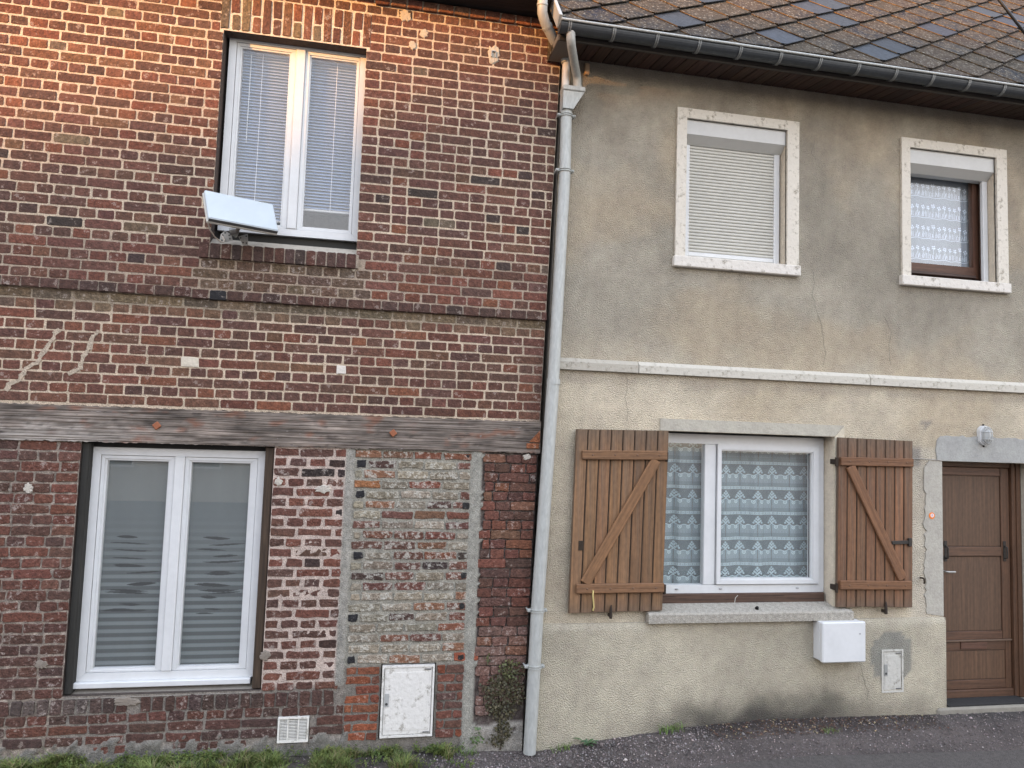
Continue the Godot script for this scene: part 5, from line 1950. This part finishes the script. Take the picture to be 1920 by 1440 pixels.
	tc.tube([Vector3(4.285, 2.125, 0.012), Vector3(4.40, 2.124, 0.013), Vector3(4.52, 2.118, 0.013), Vector3(4.588, 2.115, 0.012)], 0.0035, 6)
	alone("thin_cable", "thin grey cable running from the shutter to the corner of the brown door", "cable", tc, mat.plain, "", "", Vector3(4.43, 2.12, 0.01))
	blinds()
	curtains()


func lamp() -> void:
	var t := thing("wall_lamp", "oval bulkhead lamp in a white wire cage above the brown door", "wall lamp", Vector3(4.985, 2.255, 0.0))
	var c := Vector3(4.985, 2.332, 0)
	var oval := func(rx: float, ry: float, n: int) -> PackedVector2Array:
		var p := PackedVector2Array()
		var st := ry - rx
		for i in n:
			var a := TAU * i / n
			p.append(Vector2(c.x + rx * cos(a), c.y + rx * sin(a) + (st if sin(a) >= 0 else -st)))
		return p
	var b := M.new()
	b.prism(oval.call(0.052, 0.082, 28), -0.01, 0.030)
	b.prism(oval.call(0.045, 0.074, 28), 0.030, 0.038)
	part(t, "base", b, mat.white_plastic)
	var g := M.new()
	g.col = Color(0.45, 0.47, 0.46)
	g.ball(c + Vector3(0, 0, 0.034), Vector3(0.036, 0.064, 0.048), 10, 16)
	part(t, "glass", g, mat.gloss)
	var k := M.new()
	k.col = Color(0.75, 0.75, 0.74)
	for s in [[0.040, 0.070, 0.040], [0.036, 0.064, 0.062]]:
		var o: PackedVector2Array = oval.call(s[0], s[1], 24)
		var pts := []
		for q in o: pts.append(Vector3(q.x, q.y, s[2]))
		pts.append(pts[0])
		k.tube(pts, 0.0032, 6, false)
	for y in [-0.030, 0.030]:
		var pts := []
		for i in 9:
			var a := PI * i / 8.0
			pts.append(c + Vector3(0.046 * cos(a), y, 0.036 + 0.052 * sin(a)))
		k.tube(pts, 0.0032, 6)
	for x in [-0.014, 0.014]:
		var pts := []
		for i in 9:
			var a := PI * i / 8.0
			pts.append(c + Vector3(x, 0.074 * cos(a), 0.036 + 0.052 * sin(a)))
		k.tube(pts, 0.0032, 6)
	part(t, "cage", k, mat.white_plastic)
	var s := M.new()
	s.col = Color(0.5, 0.4, 0.35)
	for y in [0.089, -0.089]:
		s.ball(c + Vector3(0, y, 0.012), Vector3(0.008, 0.008, 0.01), 5, 8)
	part(t, "screw", s, mat.iron)


func antenna() -> void:
	var t := thing("flat_antenna", "white flat panel antenna tilted in front of the upper window sill", "antenna", Vector3(-0.93, 3.63, 0.231))
	t.rotation = Vector3(deg_to_rad(-30.7), deg_to_rad(27.0), deg_to_rad(1.3))
	var put_ := func(called: String, m: M, material: Material) -> MeshInstance3D: return shaped(t, called, m.mesh(), material)
	var p := M.new()
	p.col = Color(0.78, 0.86, 0.92)
	p.box(Vector3(-0.225, -0.125, -0.030), Vector3(0.225, 0.125, 0.0), 0.007)
	put_.call("front_panel", p, mat.white_plastic)
	var b := M.new()
	b.col = Color(0.80, 0.77, 0.70)
	b.box(Vector3(-0.229, -0.128, -0.050), Vector3(0.229, 0.129, -0.031), 0.006)
	put_.call("back_shell", b, mat.white_plastic)
	var g := M.new()
	g.col = Color(0.09, 0.09, 0.09)
	g.box(Vector3(-0.222, -0.1275, -0.028), Vector3(0.222, -0.1252, -0.006), 0)
	put_.call("lower_edge", g, mat.plain)
	var n := M.new()
	n.col = Color(0.5, 0.5, 0.5)
	n.box(Vector3(-0.06, -0.07, -0.085), Vector3(0.06, 0.05, -0.051), 0.006)
	put_.call("receiver", n, mat.plain)
	var k := thing("antenna_mount", "pale perforated metal mount on the brick sill under the flat antenna", "bracket", Vector3(-1.02, 3.45, 0.02))
	var m := M.new()
	m.col = Color(1.1, 1.08, 1.0)
	m.tube([Vector3(-1.01, 3.515, 0.0), Vector3(-0.985, 3.535, 0.07), Vector3(-0.96, 3.575, 0.13)], 0.014, 10)
	m.tube([Vector3(-1.035, 3.525, 0.055), Vector3(-0.995, 3.535, 0.055)], 0.026, 10)
	part(k, "arm", m, mat.steel)
	for e in [PackedVector2Array([Vector2(-1.105, 3.452), Vector2(-1.02, 3.475), Vector2(-1.03, 3.515), Vector2(-1.075, 3.54), Vector2(-1.10, 3.51)]), PackedVector2Array([Vector2(-0.985, 3.505), Vector2(-0.925, 3.53), Vector2(-0.918, 3.45), Vector2(-0.955, 3.452)])]:
		var q := M.new()
		q.col = Color(1.15, 1.12, 1.02)
		q.prism(e, 0.02, 0.026)
		var pl := part(k, "plate", q, mat.steel)
		var cen := Vector2.ZERO
		for v in e: cen += v / e.size()
		var hl := M.new()
		hl.col = Color(0.02, 0.02, 0.02)
		for v in e:
			var c: Vector2 = cen.lerp(v, 0.6)
			hl.tube([Vector3(c.x, c.y, 0.022), Vector3(c.x, c.y, 0.0266)], 0.0055, 8)
		part(pl, "bolt_hole", hl, mat.plain)
	var w := M.new()
	w.col = Color(0.62, 0.58, 0.52)
	w.tube([Vector3(-1.12, 3.565, 0.28), Vector3(-1.135, 3.53, 0.26), Vector3(-1.13, 3.49, 0.2), Vector3(-1.115, 3.465, 0.12), Vector3(-1.09, 3.452, 0.05), Vector3(-1.075, 3.455, 0.035), Vector3(-1.072, 3.475, 0.035), Vector3(-1.09, 3.50, 0.03)], 0.0045, 8)
	alone("antenna_lead", "thin pale lead looping from the flat antenna down to the sill", "cable", w, mat.plain, "", "", Vector3(-1.1, 3.46, 0.1))


func blinds() -> void:
	for i in 2:
		var x0: float = [-1.070, -0.590][i]
		var x1: float = [-0.728, -0.250][i]
		var yb: float = [3.69, 3.80][i]
		var z := -0.195
		var t := thing("venetian_blind", ["pale venetian blind lowered almost to the sill in the left leaf of the upper window", "pale venetian blind stopping short of the sill in the right leaf of the upper window"][i], "blind", Vector3((x0 + x1) / 2, 4.92, z), "venetian blinds of the upper window")
		var h := M.new()
		h.col = Color(0.8, 0.8, 0.8)
		h.box(Vector3(x0, 4.925, z - 0.012), Vector3(x1, 4.95, z + 0.012), 0.003, 0)
		part(t, "head_rail", h, mat.white_plastic)
		var s := M.new()
		s.col = Color(0.27, 0.38, 0.62)  # blue of the mirrored sky put into the slat colour
		var prev := Vector2.ZERO
		var prof := []
		for k in 5:
			var a := lerpf(-1, 1, k / 4.0)
			prof.append(Vector2(a * 0.0080, a * -0.0088 + 0.0012 * (1 - a * a)))
		for k in 5:
			var a := lerpf(1, -1, k / 4.0)
			prof.append(Vector2(a * 0.0080, a * -0.0088 + 0.0012 * (1 - a * a) - 0.0006))
		s.sweep_x(prof, x0 + 0.004, x1 - 0.004, true)
		s.col = Color(1.0, 1.0, 1.0)  # white lip: the lit edge of each slat, painted on
		s.tube([Vector3(x0 + 0.004, -0.0088, 0.0082), Vector3(x1 - 0.004, -0.0088, 0.0082)], 0.0011, 5)
		var mesh := s.mesh()
		var y := 4.912
		while y > yb + 0.015:
			var o := shaped(t, "slat", mesh, mat.white_plastic)
			o.position = Vector3(0, y + rnd(-0.0008, 0.0008), z) - t.position
			o.rotation.z = rnd(-0.002, 0.002)
			y -= 0.0232
		var b := M.new()
		b.col = Color(0.8, 0.8, 0.8)
		b.box(Vector3(x0 + 0.003, yb - 0.008, z - 0.01), Vector3(x1 - 0.003, yb + 0.008, z + 0.01), 0.003, 0)
		part(t, "bottom_rail", b, mat.white_plastic)
		for x in [x0 + 0.14 + 0.05 * i]:
			var c := M.new()
			c.col = Color(0.9, 0.9, 0.9)
			c.tube([Vector3(x, 4.93, z + 0.013), Vector3(x, yb, z + 0.013)], 0.0016, 5)
			part(t, "cord", c, mat.plain)
		if i == 0:
			var c := M.new()
			c.col = Color(0.9, 0.9, 0.9)
			c.tube([Vector3(x0 + 0.06, 4.93, z + 0.018), Vector3(x0 + 0.058, 4.25, z + 0.018)], 0.003, 6)
			part(t, "wand", c, mat.white_plastic)


func seg(p: Vector2, a: Vector2, b: Vector2) -> float:
	var ab := b - a
	return (p - a - ab * clampf((p - a).dot(ab) / ab.length_squared(), 0, 1)).length()


func curtains() -> void:
	# lace of the big window: rows of nosegays above draped nets, divided by a ladder band
	var w := 288
	var hh := 208
	var im := Image.create_empty(w, hh, false, Image.FORMAT_RGBA8)
	var fl := [Vector2(0, -50), Vector2(-13, -36), Vector2(13, -36), Vector2(0, -26), Vector2(-25, -20), Vector2(25, -20), Vector2(-12, -10), Vector2(12, -10), Vector2(-34, -4), Vector2(34, -4), Vector2(0, 0)]
	for j in hh:
		for i in w:
			var x := fposmod(i, 144.0) - 72.0
			var a := 0.25 + (0.05 if (i / 2 + j / 2) % 2 == 0 else 0.0)
			var y := float(j)
			if y < 30:          # the ladder band
				a = 0.74 if y > 2 and y < 28 else 0.25
				var q := fposmod(i, 36.0)
				if y > 7 and y < 23 and ((q > 4 and q < 9) or (q > 11 and q < 16)) and absf(y - 15) > 1.5: a = 0.2
				if absf(q - 27) < 2.0 and absf(y - 15) < 5: a = 0.2
			else:
				var p := Vector2(x, y - 96)
				for c in fl:
					var d: float = (p - c).length()
					var petal: float = 7.2 + 2.6 * cos(5 * (p - c).angle() + c.x)
					if d < petal: a = 0.97
					if d < 2.4: a = 0.4
				# the drapes below
				var top := 108.0 + 8.0 * absf(x) / 72.0 - 6.0 * cos(x * TAU / 72.0)
				if y > top and absf(x) > 4:
					a = maxf(a, 0.44 + (0.14 if i % 6 < 3 else 0.0))
					if absf(absf(x) - 36) < 18 and absf((Vector2(absf(x) - 36, y - 128)).length() - 13) < 3.0: a = 0.93
					if (Vector2(absf(x) - 36, y - 128)).length() < 4.5: a = 0.95
				if absf(y - top) < 2.2: a = 0.95
				if seg(p, Vector2(0, 6), Vector2(0, 40)) < 2: a = 0.36
				if y > 178: a = lerpf(a, 0.36, 0.7)
				if y > 160 and absf(fposmod(x, 24) - 12) < 1.2: a = 0.42
			im.set_pixel(i, j, Color(0.93, 0.94, 0.93, a))
	var lace := StandardMaterial3D.new()
	lace.resource_name = "lace"
	lace.albedo_texture = ImageTexture.create_from_image(im)
	lace.albedo_color = Color(0.83, 0.90, 0.92)
	lace.transparency = BaseMaterial3D.TRANSPARENCY_ALPHA
	lace.roughness = 0.95
	var m := M.new()
	drape(m, 2.15, 3.585, 1.035, 2.262, -0.240, 0.285, 0.2025, 0.017)
	alone("lace_curtain", "white lace curtain with rows of flowers filling the big shuttered window", "curtain", m, lace, "", "", Vector3(2.9, 2.26, -0.235))
	# lace of the small upper window: sprigs over grass, wavy lines between
	w = 256
	hh = 176
	im = Image.create_empty(w, hh, false, Image.FORMAT_RGBA8)
	var r2 := RandomNumberGenerator.new()
	r2.seed = 5
	var sprigs := []
	for k in 5:
		sprigs.append([Vector2(26 + 51 * k + r2.randf_range(-4, 4), 62 + r2.randf_range(-10, 10)), r2.randf_range(-0.5, 0.5)])
	var blades := []
	for k in 22:
		var x := 12.0 * k + r2.randf_range(-4, 4)
		blades.append([Vector2(x, 150), Vector2(x + r2.randf_range(-14, 14), 112 + r2.randf_range(-12, 10))])
	for j in hh:
		for i in w:
			var p := Vector2(i, j)
			var a := 0.72 + (0.05 if (i + j) % 4 < 2 else 0.0)
			if absf(j - 160 - 3.5 * sin(i * TAU / 128.0)) < 2.0: a = 1.0
			for s in sprigs:
				var c: Vector2 = s[0]
				for e in 4:
					var l: Vector2 = c + Vector2(11, 0).rotated(s[1] + e * TAU / 4.0 + 0.6)
					if (p - l).length() < 6.0: a = 1.0
				if seg(p, c, Vector2(c.x + s[1] * 20, 148)) < 1.4: a = 1.0
				if seg(p, c + Vector2(0, 22), c + Vector2(18, 8)) < 1.4: a = 1.0
			if j > 98:
				for b in blades:
					if absf(p.x - b[0].x) < 20 and seg(p, b[0], b[1]) < 1.6: a = 1.0
			var v := 0.72 if a < 0.9 else 0.97
			im.set_pixel(i, j, Color(v, v, v, a))
	var l2: StandardMaterial3D = lace.duplicate()
	l2.albedo_texture = ImageTexture.create_from_image(im)
	l2.albedo_color = Color(0.86, 0.92, 0.98)
	var n := M.new()
	drape(n, 4.33, 5.12, 3.70, 4.585, -0.225, 0.27, 0.186, 0.006)
	alone("net_curtain", "pale net curtain with clover sprigs in the small brown upper window", "curtain", n, l2, "", "", Vector3(4.72, 4.58, -0.225))


func drape(m: M, x0: float, x1: float, y0: float, y1: float, z: float, pw: float, ph: float, fold: float) -> void:
	var n := int((x1 - x0) / 0.02)
	var f := noise(int(x0 * 100), 2.2, 2)
	for i in n:
		var e := []
		for k in 2:
			var x := lerpf(x0, x1, float(i + k) / n)
			e.append([x, z + fold * sin(x * 21 + 2 * f.get_noise_1d(x * 2)) + fold * f.get_noise_1d(x * 3)])
		var a := Vector3(e[0][0], y0, e[0][1])
		var b := Vector3(e[1][0], y0, e[1][1])
		m.face([a, b, Vector3(b.x, y1, b.z), Vector3(a.x, y1, a.z)], [Vector2((a.x - x0) / pw, (y1 - y0) / ph), Vector2((b.x - x0) / pw, (y1 - y0) / ph), Vector2((b.x - x0) / pw, 0), Vector2((a.x - x0) / pw, 0)], Vector3.BACK)


# ---------------------------------------------------------------- plants and gravel
func blade(m: M, at: Vector3, dir: Vector3, l: float, w: float, col: Color) -> void:
	m.col = col
	var side := dir.cross(Vector3.UP).normalized() * w
	var p0 := at
	var p1 := at + Vector3(dir.x * 0.25, 1.0, dir.z * 0.25) * l * 0.5
	var p2 := at + Vector3(dir.x * 0.8, 0.85, dir.z * 0.8) * l
	var z := Vector2.ZERO
	m.face([p0 - side, p0 + side, p1 + side * 0.8, p1 - side * 0.8], [z, z, z, z], Vector3(dir.x, 0.3, dir.z))
	m.face([p1 - side * 0.8, p1 + side * 0.8, p2], [z, z, z], Vector3(dir.x, 0.3, dir.z))


func scatter(called: String, label: String, category: String, mesh: Mesh, material: Material, xf: Array, cols: Array) -> void:
	var mm := MultiMesh.new()
	mm.transform_format = MultiMesh.TRANSFORM_3D
	mm.use_colors = true
	mm.mesh = mesh
	mm.instance_count = xf.size()
	for i in xf.size():
		mm.set_instance_transform(i, xf[i])
		mm.set_instance_color(i, cols[i])
	var o := MultiMeshInstance3D.new()
	o.name = numbered(called)
	o.multimesh = mm
	o.material_override = material
	add_child(o, true)
	tag(o, label, category, "", "stuff")


func plants() -> void:
	var b := M.new()
	for k in 5:
		blade(b, Vector3(rnd(-0.006, 0.006), 0, rnd(-0.006, 0.006)), Vector3.RIGHT.rotated(Vector3.UP, rnd(0, TAU)), rnd(0.035, 0.08), 0.0022, Color(1, 1, 1))
	var xf := []
	var cols := []
	var f := noise(101, 1.1, 3)
	for i in 9000:
		var x := rnd(-2.75, 0.62)
		var z := 0.012 + pow(rng.randf(), 1.5) * 0.30
		var n := f.get_noise_2d(x * 2.6, z * 5)
		var want := 0.28 + n * 2.2 + (0.30 if x > -1.9 and x < -0.55 else 0.0) - z * 0.9 - (0.35 if x > 0.1 else 0.0)
		if rng.randf() > want: continue
		xf.append(Transform3D(Basis(Vector3.UP, rnd(0, TAU)).scaled(Vector3.ONE * rnd(0.35, 1.3) * clampf(0.6 + n * 1.3, 0.35, 1.35)), Vector3(x, ground_y(x, z) - 0.004, z)))
		var c := Color(0.07, 0.115, 0.026).lerp(Color(0.17, 0.20, 0.05), rng.randf())
		if rng.randf() < 0.15: c = Color(0.2, 0.17, 0.08)
		cols.append(jit(c, 0.25))
	scatter("grass", "short green grass and moss along the foot of the brick wall", "grass", b.mesh(), mat.leaf, xf, cols)
	# broad-leaved weeds among the grass
	var lw := M.new()
	for k in 5:
		var a := rnd(0, TAU)
		var dir := Vector3(cos(a), 0, sin(a))
		var sd := dir.cross(Vector3.UP) * 0.0038
		var l := rnd(0.009, 0.018)
		var q := Vector3.UP * rnd(0.0, 0.03)
		lw.face([q, q + dir * l * 0.5 + sd + Vector3.UP * 0.010, q + dir * l + Vector3.UP * 0.008, q + dir * l * 0.5 - sd + Vector3.UP * 0.010], [Vector2.ZERO, Vector2.ZERO, Vector2.ZERO, Vector2.ZERO], Vector3.UP)
	xf = []
	cols = []
	for i in 2600:
		var x := rnd(-2.75, 0.75)
		var z := 0.01 + pow(rng.randf(), 1.8) * 0.28
		if rng.randf() > 0.10 + 2.4 * f.get_noise_2d(x * 2.2 + 30, z * 4): continue
		xf.append(Transform3D(Basis.from_euler(Vector3(rnd(-0.4, 0.4), rnd(0, TAU), rnd(-0.4, 0.4))).scaled(Vector3.ONE * rnd(0.6, 1.5)), Vector3(x, ground_y(x, z) + rnd(0, 0.02), z)))
		cols.append(jit(Color(0.075, 0.13, 0.03).lerp(Color(0.16, 0.19, 0.05), rng.randf()), 0.25))
	scatter("weeds", "small broad-leaved weeds mixed into the grass under the lower brick window", "weeds", lw.mesh(), mat.leaf, xf, cols)
	# stones
	var s := M.new()
	var base := SphereMesh.new()
	s.ball(Vector3.ZERO, Vector3(1, 0.7, 0.85), 4, 6)
	for i in s.v.size():
		s.v[i] *= 1.0 + 0.18 * sin(s.v[i].x * 5.1 + 1) * cos(s.v[i].z * 4.3)
	xf = []
	cols = []
	for i in 30000:
		var x := rnd(-2.6, 6.0)
		var z := 0.03 + rng.randf() * 0.95
		var near := 1.0 if x > 0.4 and x < 2.5 and z < 0.42 else 0.0
		if x < 0.5 and rng.randf() < 0.55: continue
		if near == 0 and rng.randf() < 0.35: continue
		var r := rnd(0.0025, 0.0058) * (1.0 + 0.7 * near * rng.randf())
		if rng.randf() < 0.012: r *= 2.4
		xf.append(Transform3D(Basis.from_euler(Vector3(rnd(-0.4, 0.4), rnd(0, TAU), rnd(-0.4, 0.4))).scaled(Vector3.ONE * r), Vector3(x, ground_y(x, z) + r * 0.35, z)))
		var g := rnd(0.06, 0.23)
		if rng.randf() < 0.05: g = rnd(0.30, 0.5)
		cols.append(Color(g * rnd(1.02, 1.2), g * 0.96, g * rnd(0.86, 0.98)))
	scatter("gravel", "loose grey and white gravel lying along the two house fronts", "gravel", s.mesh(), mat.cement, xf, cols)
	# dead leaves and litter against the rendered wall
	var lf := M.new()
	lf.face([Vector3(-0.008, 0, 0), Vector3(0, 0.002, 0.005), Vector3(0.009, 0.001, 0), Vector3(0, 0.003, -0.005)], [Vector2.ZERO, Vector2.ZERO, Vector2.ZERO, Vector2.ZERO], Vector3.UP)
	xf = []
	cols = []
	for i in 1500:
		var x := rnd(2.5, 4.5)
		if rng.randf() > 1.1 - absf(x - 3.2) * 0.8: continue
		var z := 0.04 + rng.randf() * 0.26
		xf.append(Transform3D(Basis.from_euler(Vector3(rnd(-0.5, 0.5), rnd(0, TAU), rnd(-0.5, 0.5))).scaled(Vector3.ONE * rnd(0.5, 1.5)), Vector3(x, ground_y(x, z) + rnd(0.004, 0.012), z)))
		cols.append(jit(Color(0.085, 0.045, 0.028) if rng.randf() < 0.8 else Color(0.25, 0.2, 0.12), 0.4))
	scatter("leaf_litter", "brown dead leaves and dirt swept against the grey plinth", "litter", lf.mesh(), mat.plain, xf, cols)
	# tufts and weeds one can count
	for e in [["grass_tuft", "bright green grass tuft at the plinth under the big window sill", 2.235, 0.05, 64, 0.10, 0.075], ["grass_tuft", "small grass tuft just right of the foot of the downpipe", 1.40, 0.06, 40, 0.07, 0.055], ["grass_tuft", "small tuft of weeds at the foot of the brick pier", 0.735, 0.04, 44, 0.08, 0.06], ["grass_tuft", "tiny pale tuft on the dirt in front of the white box", 3.38, 0.26, 30, 0.06, 0.04]]:
		var m := M.new()
		for k in e[4]:
			var x: float = e[2] + rnd(-e[5], e[5])
			var z: float = e[3] + rnd(-0.03, 0.045)
			blade(m, Vector3(x, ground_y(x, z) - 0.003, z), Vector3.RIGHT.rotated(Vector3.UP, rnd(0, TAU)) * 1.2, rnd(0.5, 1.15) * e[6], 0.0022, jit(Color(0.11, 0.18, 0.035), 0.3))
		alone(e[0], e[1], "weed", m, mat.leaf, "", "", Vector3(e[2], ground_y(e[2], 0), e[3]))
	var d := M.new()
	for k in 16:
		var a := rnd(0.1, PI - 0.1) if k % 3 else rnd(0, TAU)
		var dir := Vector3(cos(a), 0, sin(a) * 0.8)
		var l := rnd(0.06, 0.115)
		var o := Vector3(1.60, ground_y(1.6, 0.05), 0.055)
		d.col = jit(Color(0.06, 0.115, 0.05), 0.25)
		var side := dir.cross(Vector3.UP) * 0.011
		var up := rnd(0.35, 0.9)
		var prev := [o - side * 0.3, o + side * 0.3]
		for q in 4:
			var t := (q + 1) / 4.0
			var c := o + dir * l * t + Vector3.UP * l * up * t * (1.3 - 0.75 * t)
			var wd: float = [0.6, 1.25, 1.0, 0.05][q]
			var nx := [c - side * wd, c + side * wd]
			d.face([prev[0], prev[1], nx[1], nx[0]], [Vector2.ZERO, Vector2.ZERO, Vector2.ZERO, Vector2.ZERO], Vector3.UP)
			prev = nx
	alone("dandelion", "dark green leafy weed growing against the plinth beside the downpipe", "weed", d, mat.leaf, "", "", Vector3(1.6, 0.02, 0.055))
	# the creeper on the pier
	var cr := thing("creeper", "dark mossy creeper clinging to the decayed foot of the brick pier", "creeper", Vector3(1.0, 0.0, 0.0))
	var lm := M.new()
	for g in [[1.03, 0.54, 0.085, 0.07, 230], [0.93, 0.42, 0.10, 0.09, 300], [1.07, 0.38, 0.07, 0.10, 230], [0.985, 0.27, 0.09, 0.07, 230], [0.90, 0.30, 0.06, 0.05, 90], [0.985, 0.13, 0.055, 0.085, 190], [0.935, 0.06, 0.05, 0.04, 70], [0.80, 0.09, 0.04, 0.07, 50], [0.855, 0.62, 0.018, 0.03, 24]]:
		for k in g[4]:
			var a := rnd(0, TAU)
			var r := sqrt(rng.randf())
			var p := Vector3(g[0] + cos(a) * r * g[2] * rnd(0.7, 1.35), g[1] + sin(a) * r * g[3] * rnd(0.7, 1.35), rnd(0.001, 0.05) * (1.2 - r * 0.8))
			if p.x > edge_x(p.y) - 0.01: continue
			var l := rnd(0.010, 0.024)
			var dir := Vector3(rnd(-1, 1), rnd(-1.0, 0.5), rnd(0.1, 0.7)).normalized()
			var side := dir.cross(Vector3(rnd(-0.5, 0.5), rnd(-0.5, 0.5), 1)).normalized() * l * 0.42
			var c := Color(0.045, 0.042, 0.020).lerp(Color(0.075, 0.065, 0.03), rng.randf())
			if g[1] > 0.5 and rng.randf() < 0.4: c = Color(0.09, 0.10, 0.035)
			if g[0] < 0.82: c = Color(0.09, 0.14, 0.05)
			lm.col = jit(c, 0.3)
			lm.face([p, p + dir * l * 0.5 + side, p + dir * l, p + dir * l * 0.5 - side], [Vector2.ZERO, Vector2.ZERO, Vector2.ZERO, Vector2.ZERO], Vector3.BACK)
	part(cr, "foliage", lm, mat.leaf).set_meta("kind", "stuff")
	var st := M.new()
	st.col = Color(0.06, 0.045, 0.03)
	st.tube([Vector3(0.97, -0.01, 0.014), Vector3(0.98, 0.12, 0.012), Vector3(0.95, 0.27, 0.012), Vector3(0.96, 0.40, 0.012), Vector3(1.03, 0.54, 0.012)], [0.006, 0.005, 0.004, 0.003, 0.002], 6)
	part(cr, "stem", st, mat.plain)


# ---------------------------------------------------------------- across the street: they shade the fronts and stand in the panes
func far_house(called: String, label: String, o: Array, z: float, depth: float, col: Color, ridge: Array) -> void:
	var t := thing(called, label, "house", Vector3((o[0] + o[1]) / 2, 0, z))
	var m := M.new()
	m.col = col
	m.box(Vector3(o[0], -0.5, z), Vector3(o[1], o[2], z + depth), 0.0)
	part(t, "wall", m, mat.cement)
	var r := M.new()
	r.col = Color(0.10, 0.07, 0.055)
	var a := Vector3(o[0] - 0.3, o[2], z - 0.35)
	var b := Vector3(o[1] + 0.3, o[2] + ridge[1], z - 0.35)
	var up := Vector3(0, ridge[0], depth / 2 + 0.35)
	for e in [[a, b, b + up, a + up], [a + Vector3(0, 0, depth + 0.7), b + Vector3(0, 0, depth + 0.7), b + up, a + up], [a, a + up, a + Vector3(0, 0, depth + 0.7)], [b, b + up, b + Vector3(0, 0, depth + 0.7)]]:
		r.poly(e, Vector3.UP)
	if ridge[1] > 0:
		r.col = col
		r.poly([Vector3(o[0], o[2], z), Vector3(o[1], o[2], z), Vector3(o[1], o[2] + ridge[1], z)], Vector3.FORWARD)
	part(t, "roof", r, mat.slate)
	var x: float = o[0] + 1.2
	while x < o[1] - 1.5:
		for y in [1.0, 3.8]:
			if y + 1.4 > o[2]: continue
			var w := M.new()
			w.col = Color(0.05, 0.055, 0.06)
			w.box(Vector3(x, y, z - 0.02), Vector3(x + 0.95, y + 1.35, z - 0.004), 0)
			var win := part(t, "window", w, mat.gloss)
			var f := M.new()
			f.col = Color(0.7, 0.7, 0.68)
			ring(f, [x - 0.06, x + 1.01, y - 0.06, y + 1.41], [0.06, 0.06, 0.06, 0.06], z - 0.05, z - 0.003)
			part(win, "frame", f, mat.plain)
		x += 2.4


func across_the_street() -> void:
	far_house("pale_house", "pale rendered house across the street, mirrored in the window panes", [-9.0, 9.0, 4.4], 17.0, 7.0, Color(0.55, 0.50, 0.42), [2.2, 0.0])
	# an unseen barn added to the left: its roof slope sets where the sun stops
	var t := thing("added_barn", "unseen dark barn added down the street, its sloping roof shaped to shade the two fronts", "barn", Vector3(-34, 0, 24))
	var w := M.new()
	w.col = Color(0.16, 0.13, 0.11)
	w.prism(PackedVector2Array([Vector2(-52, -1), Vector2(-18, -1), Vector2(-18, 13.54), Vector2(-52, 4.56)]), 22.0, 30.0)
	part(t, "wall", w, mat.cement)
	var r := M.new()
	r.col = Color(0.09, 0.07, 0.06)
	r.prism(PackedVector2Array([Vector2(-52.2, 4.51), Vector2(-18, 13.545), Vector2(-18, 13.66), Vector2(-52.2, 4.62)]), 21.6, 30.4)
	part(t, "roof", r, mat.slate)
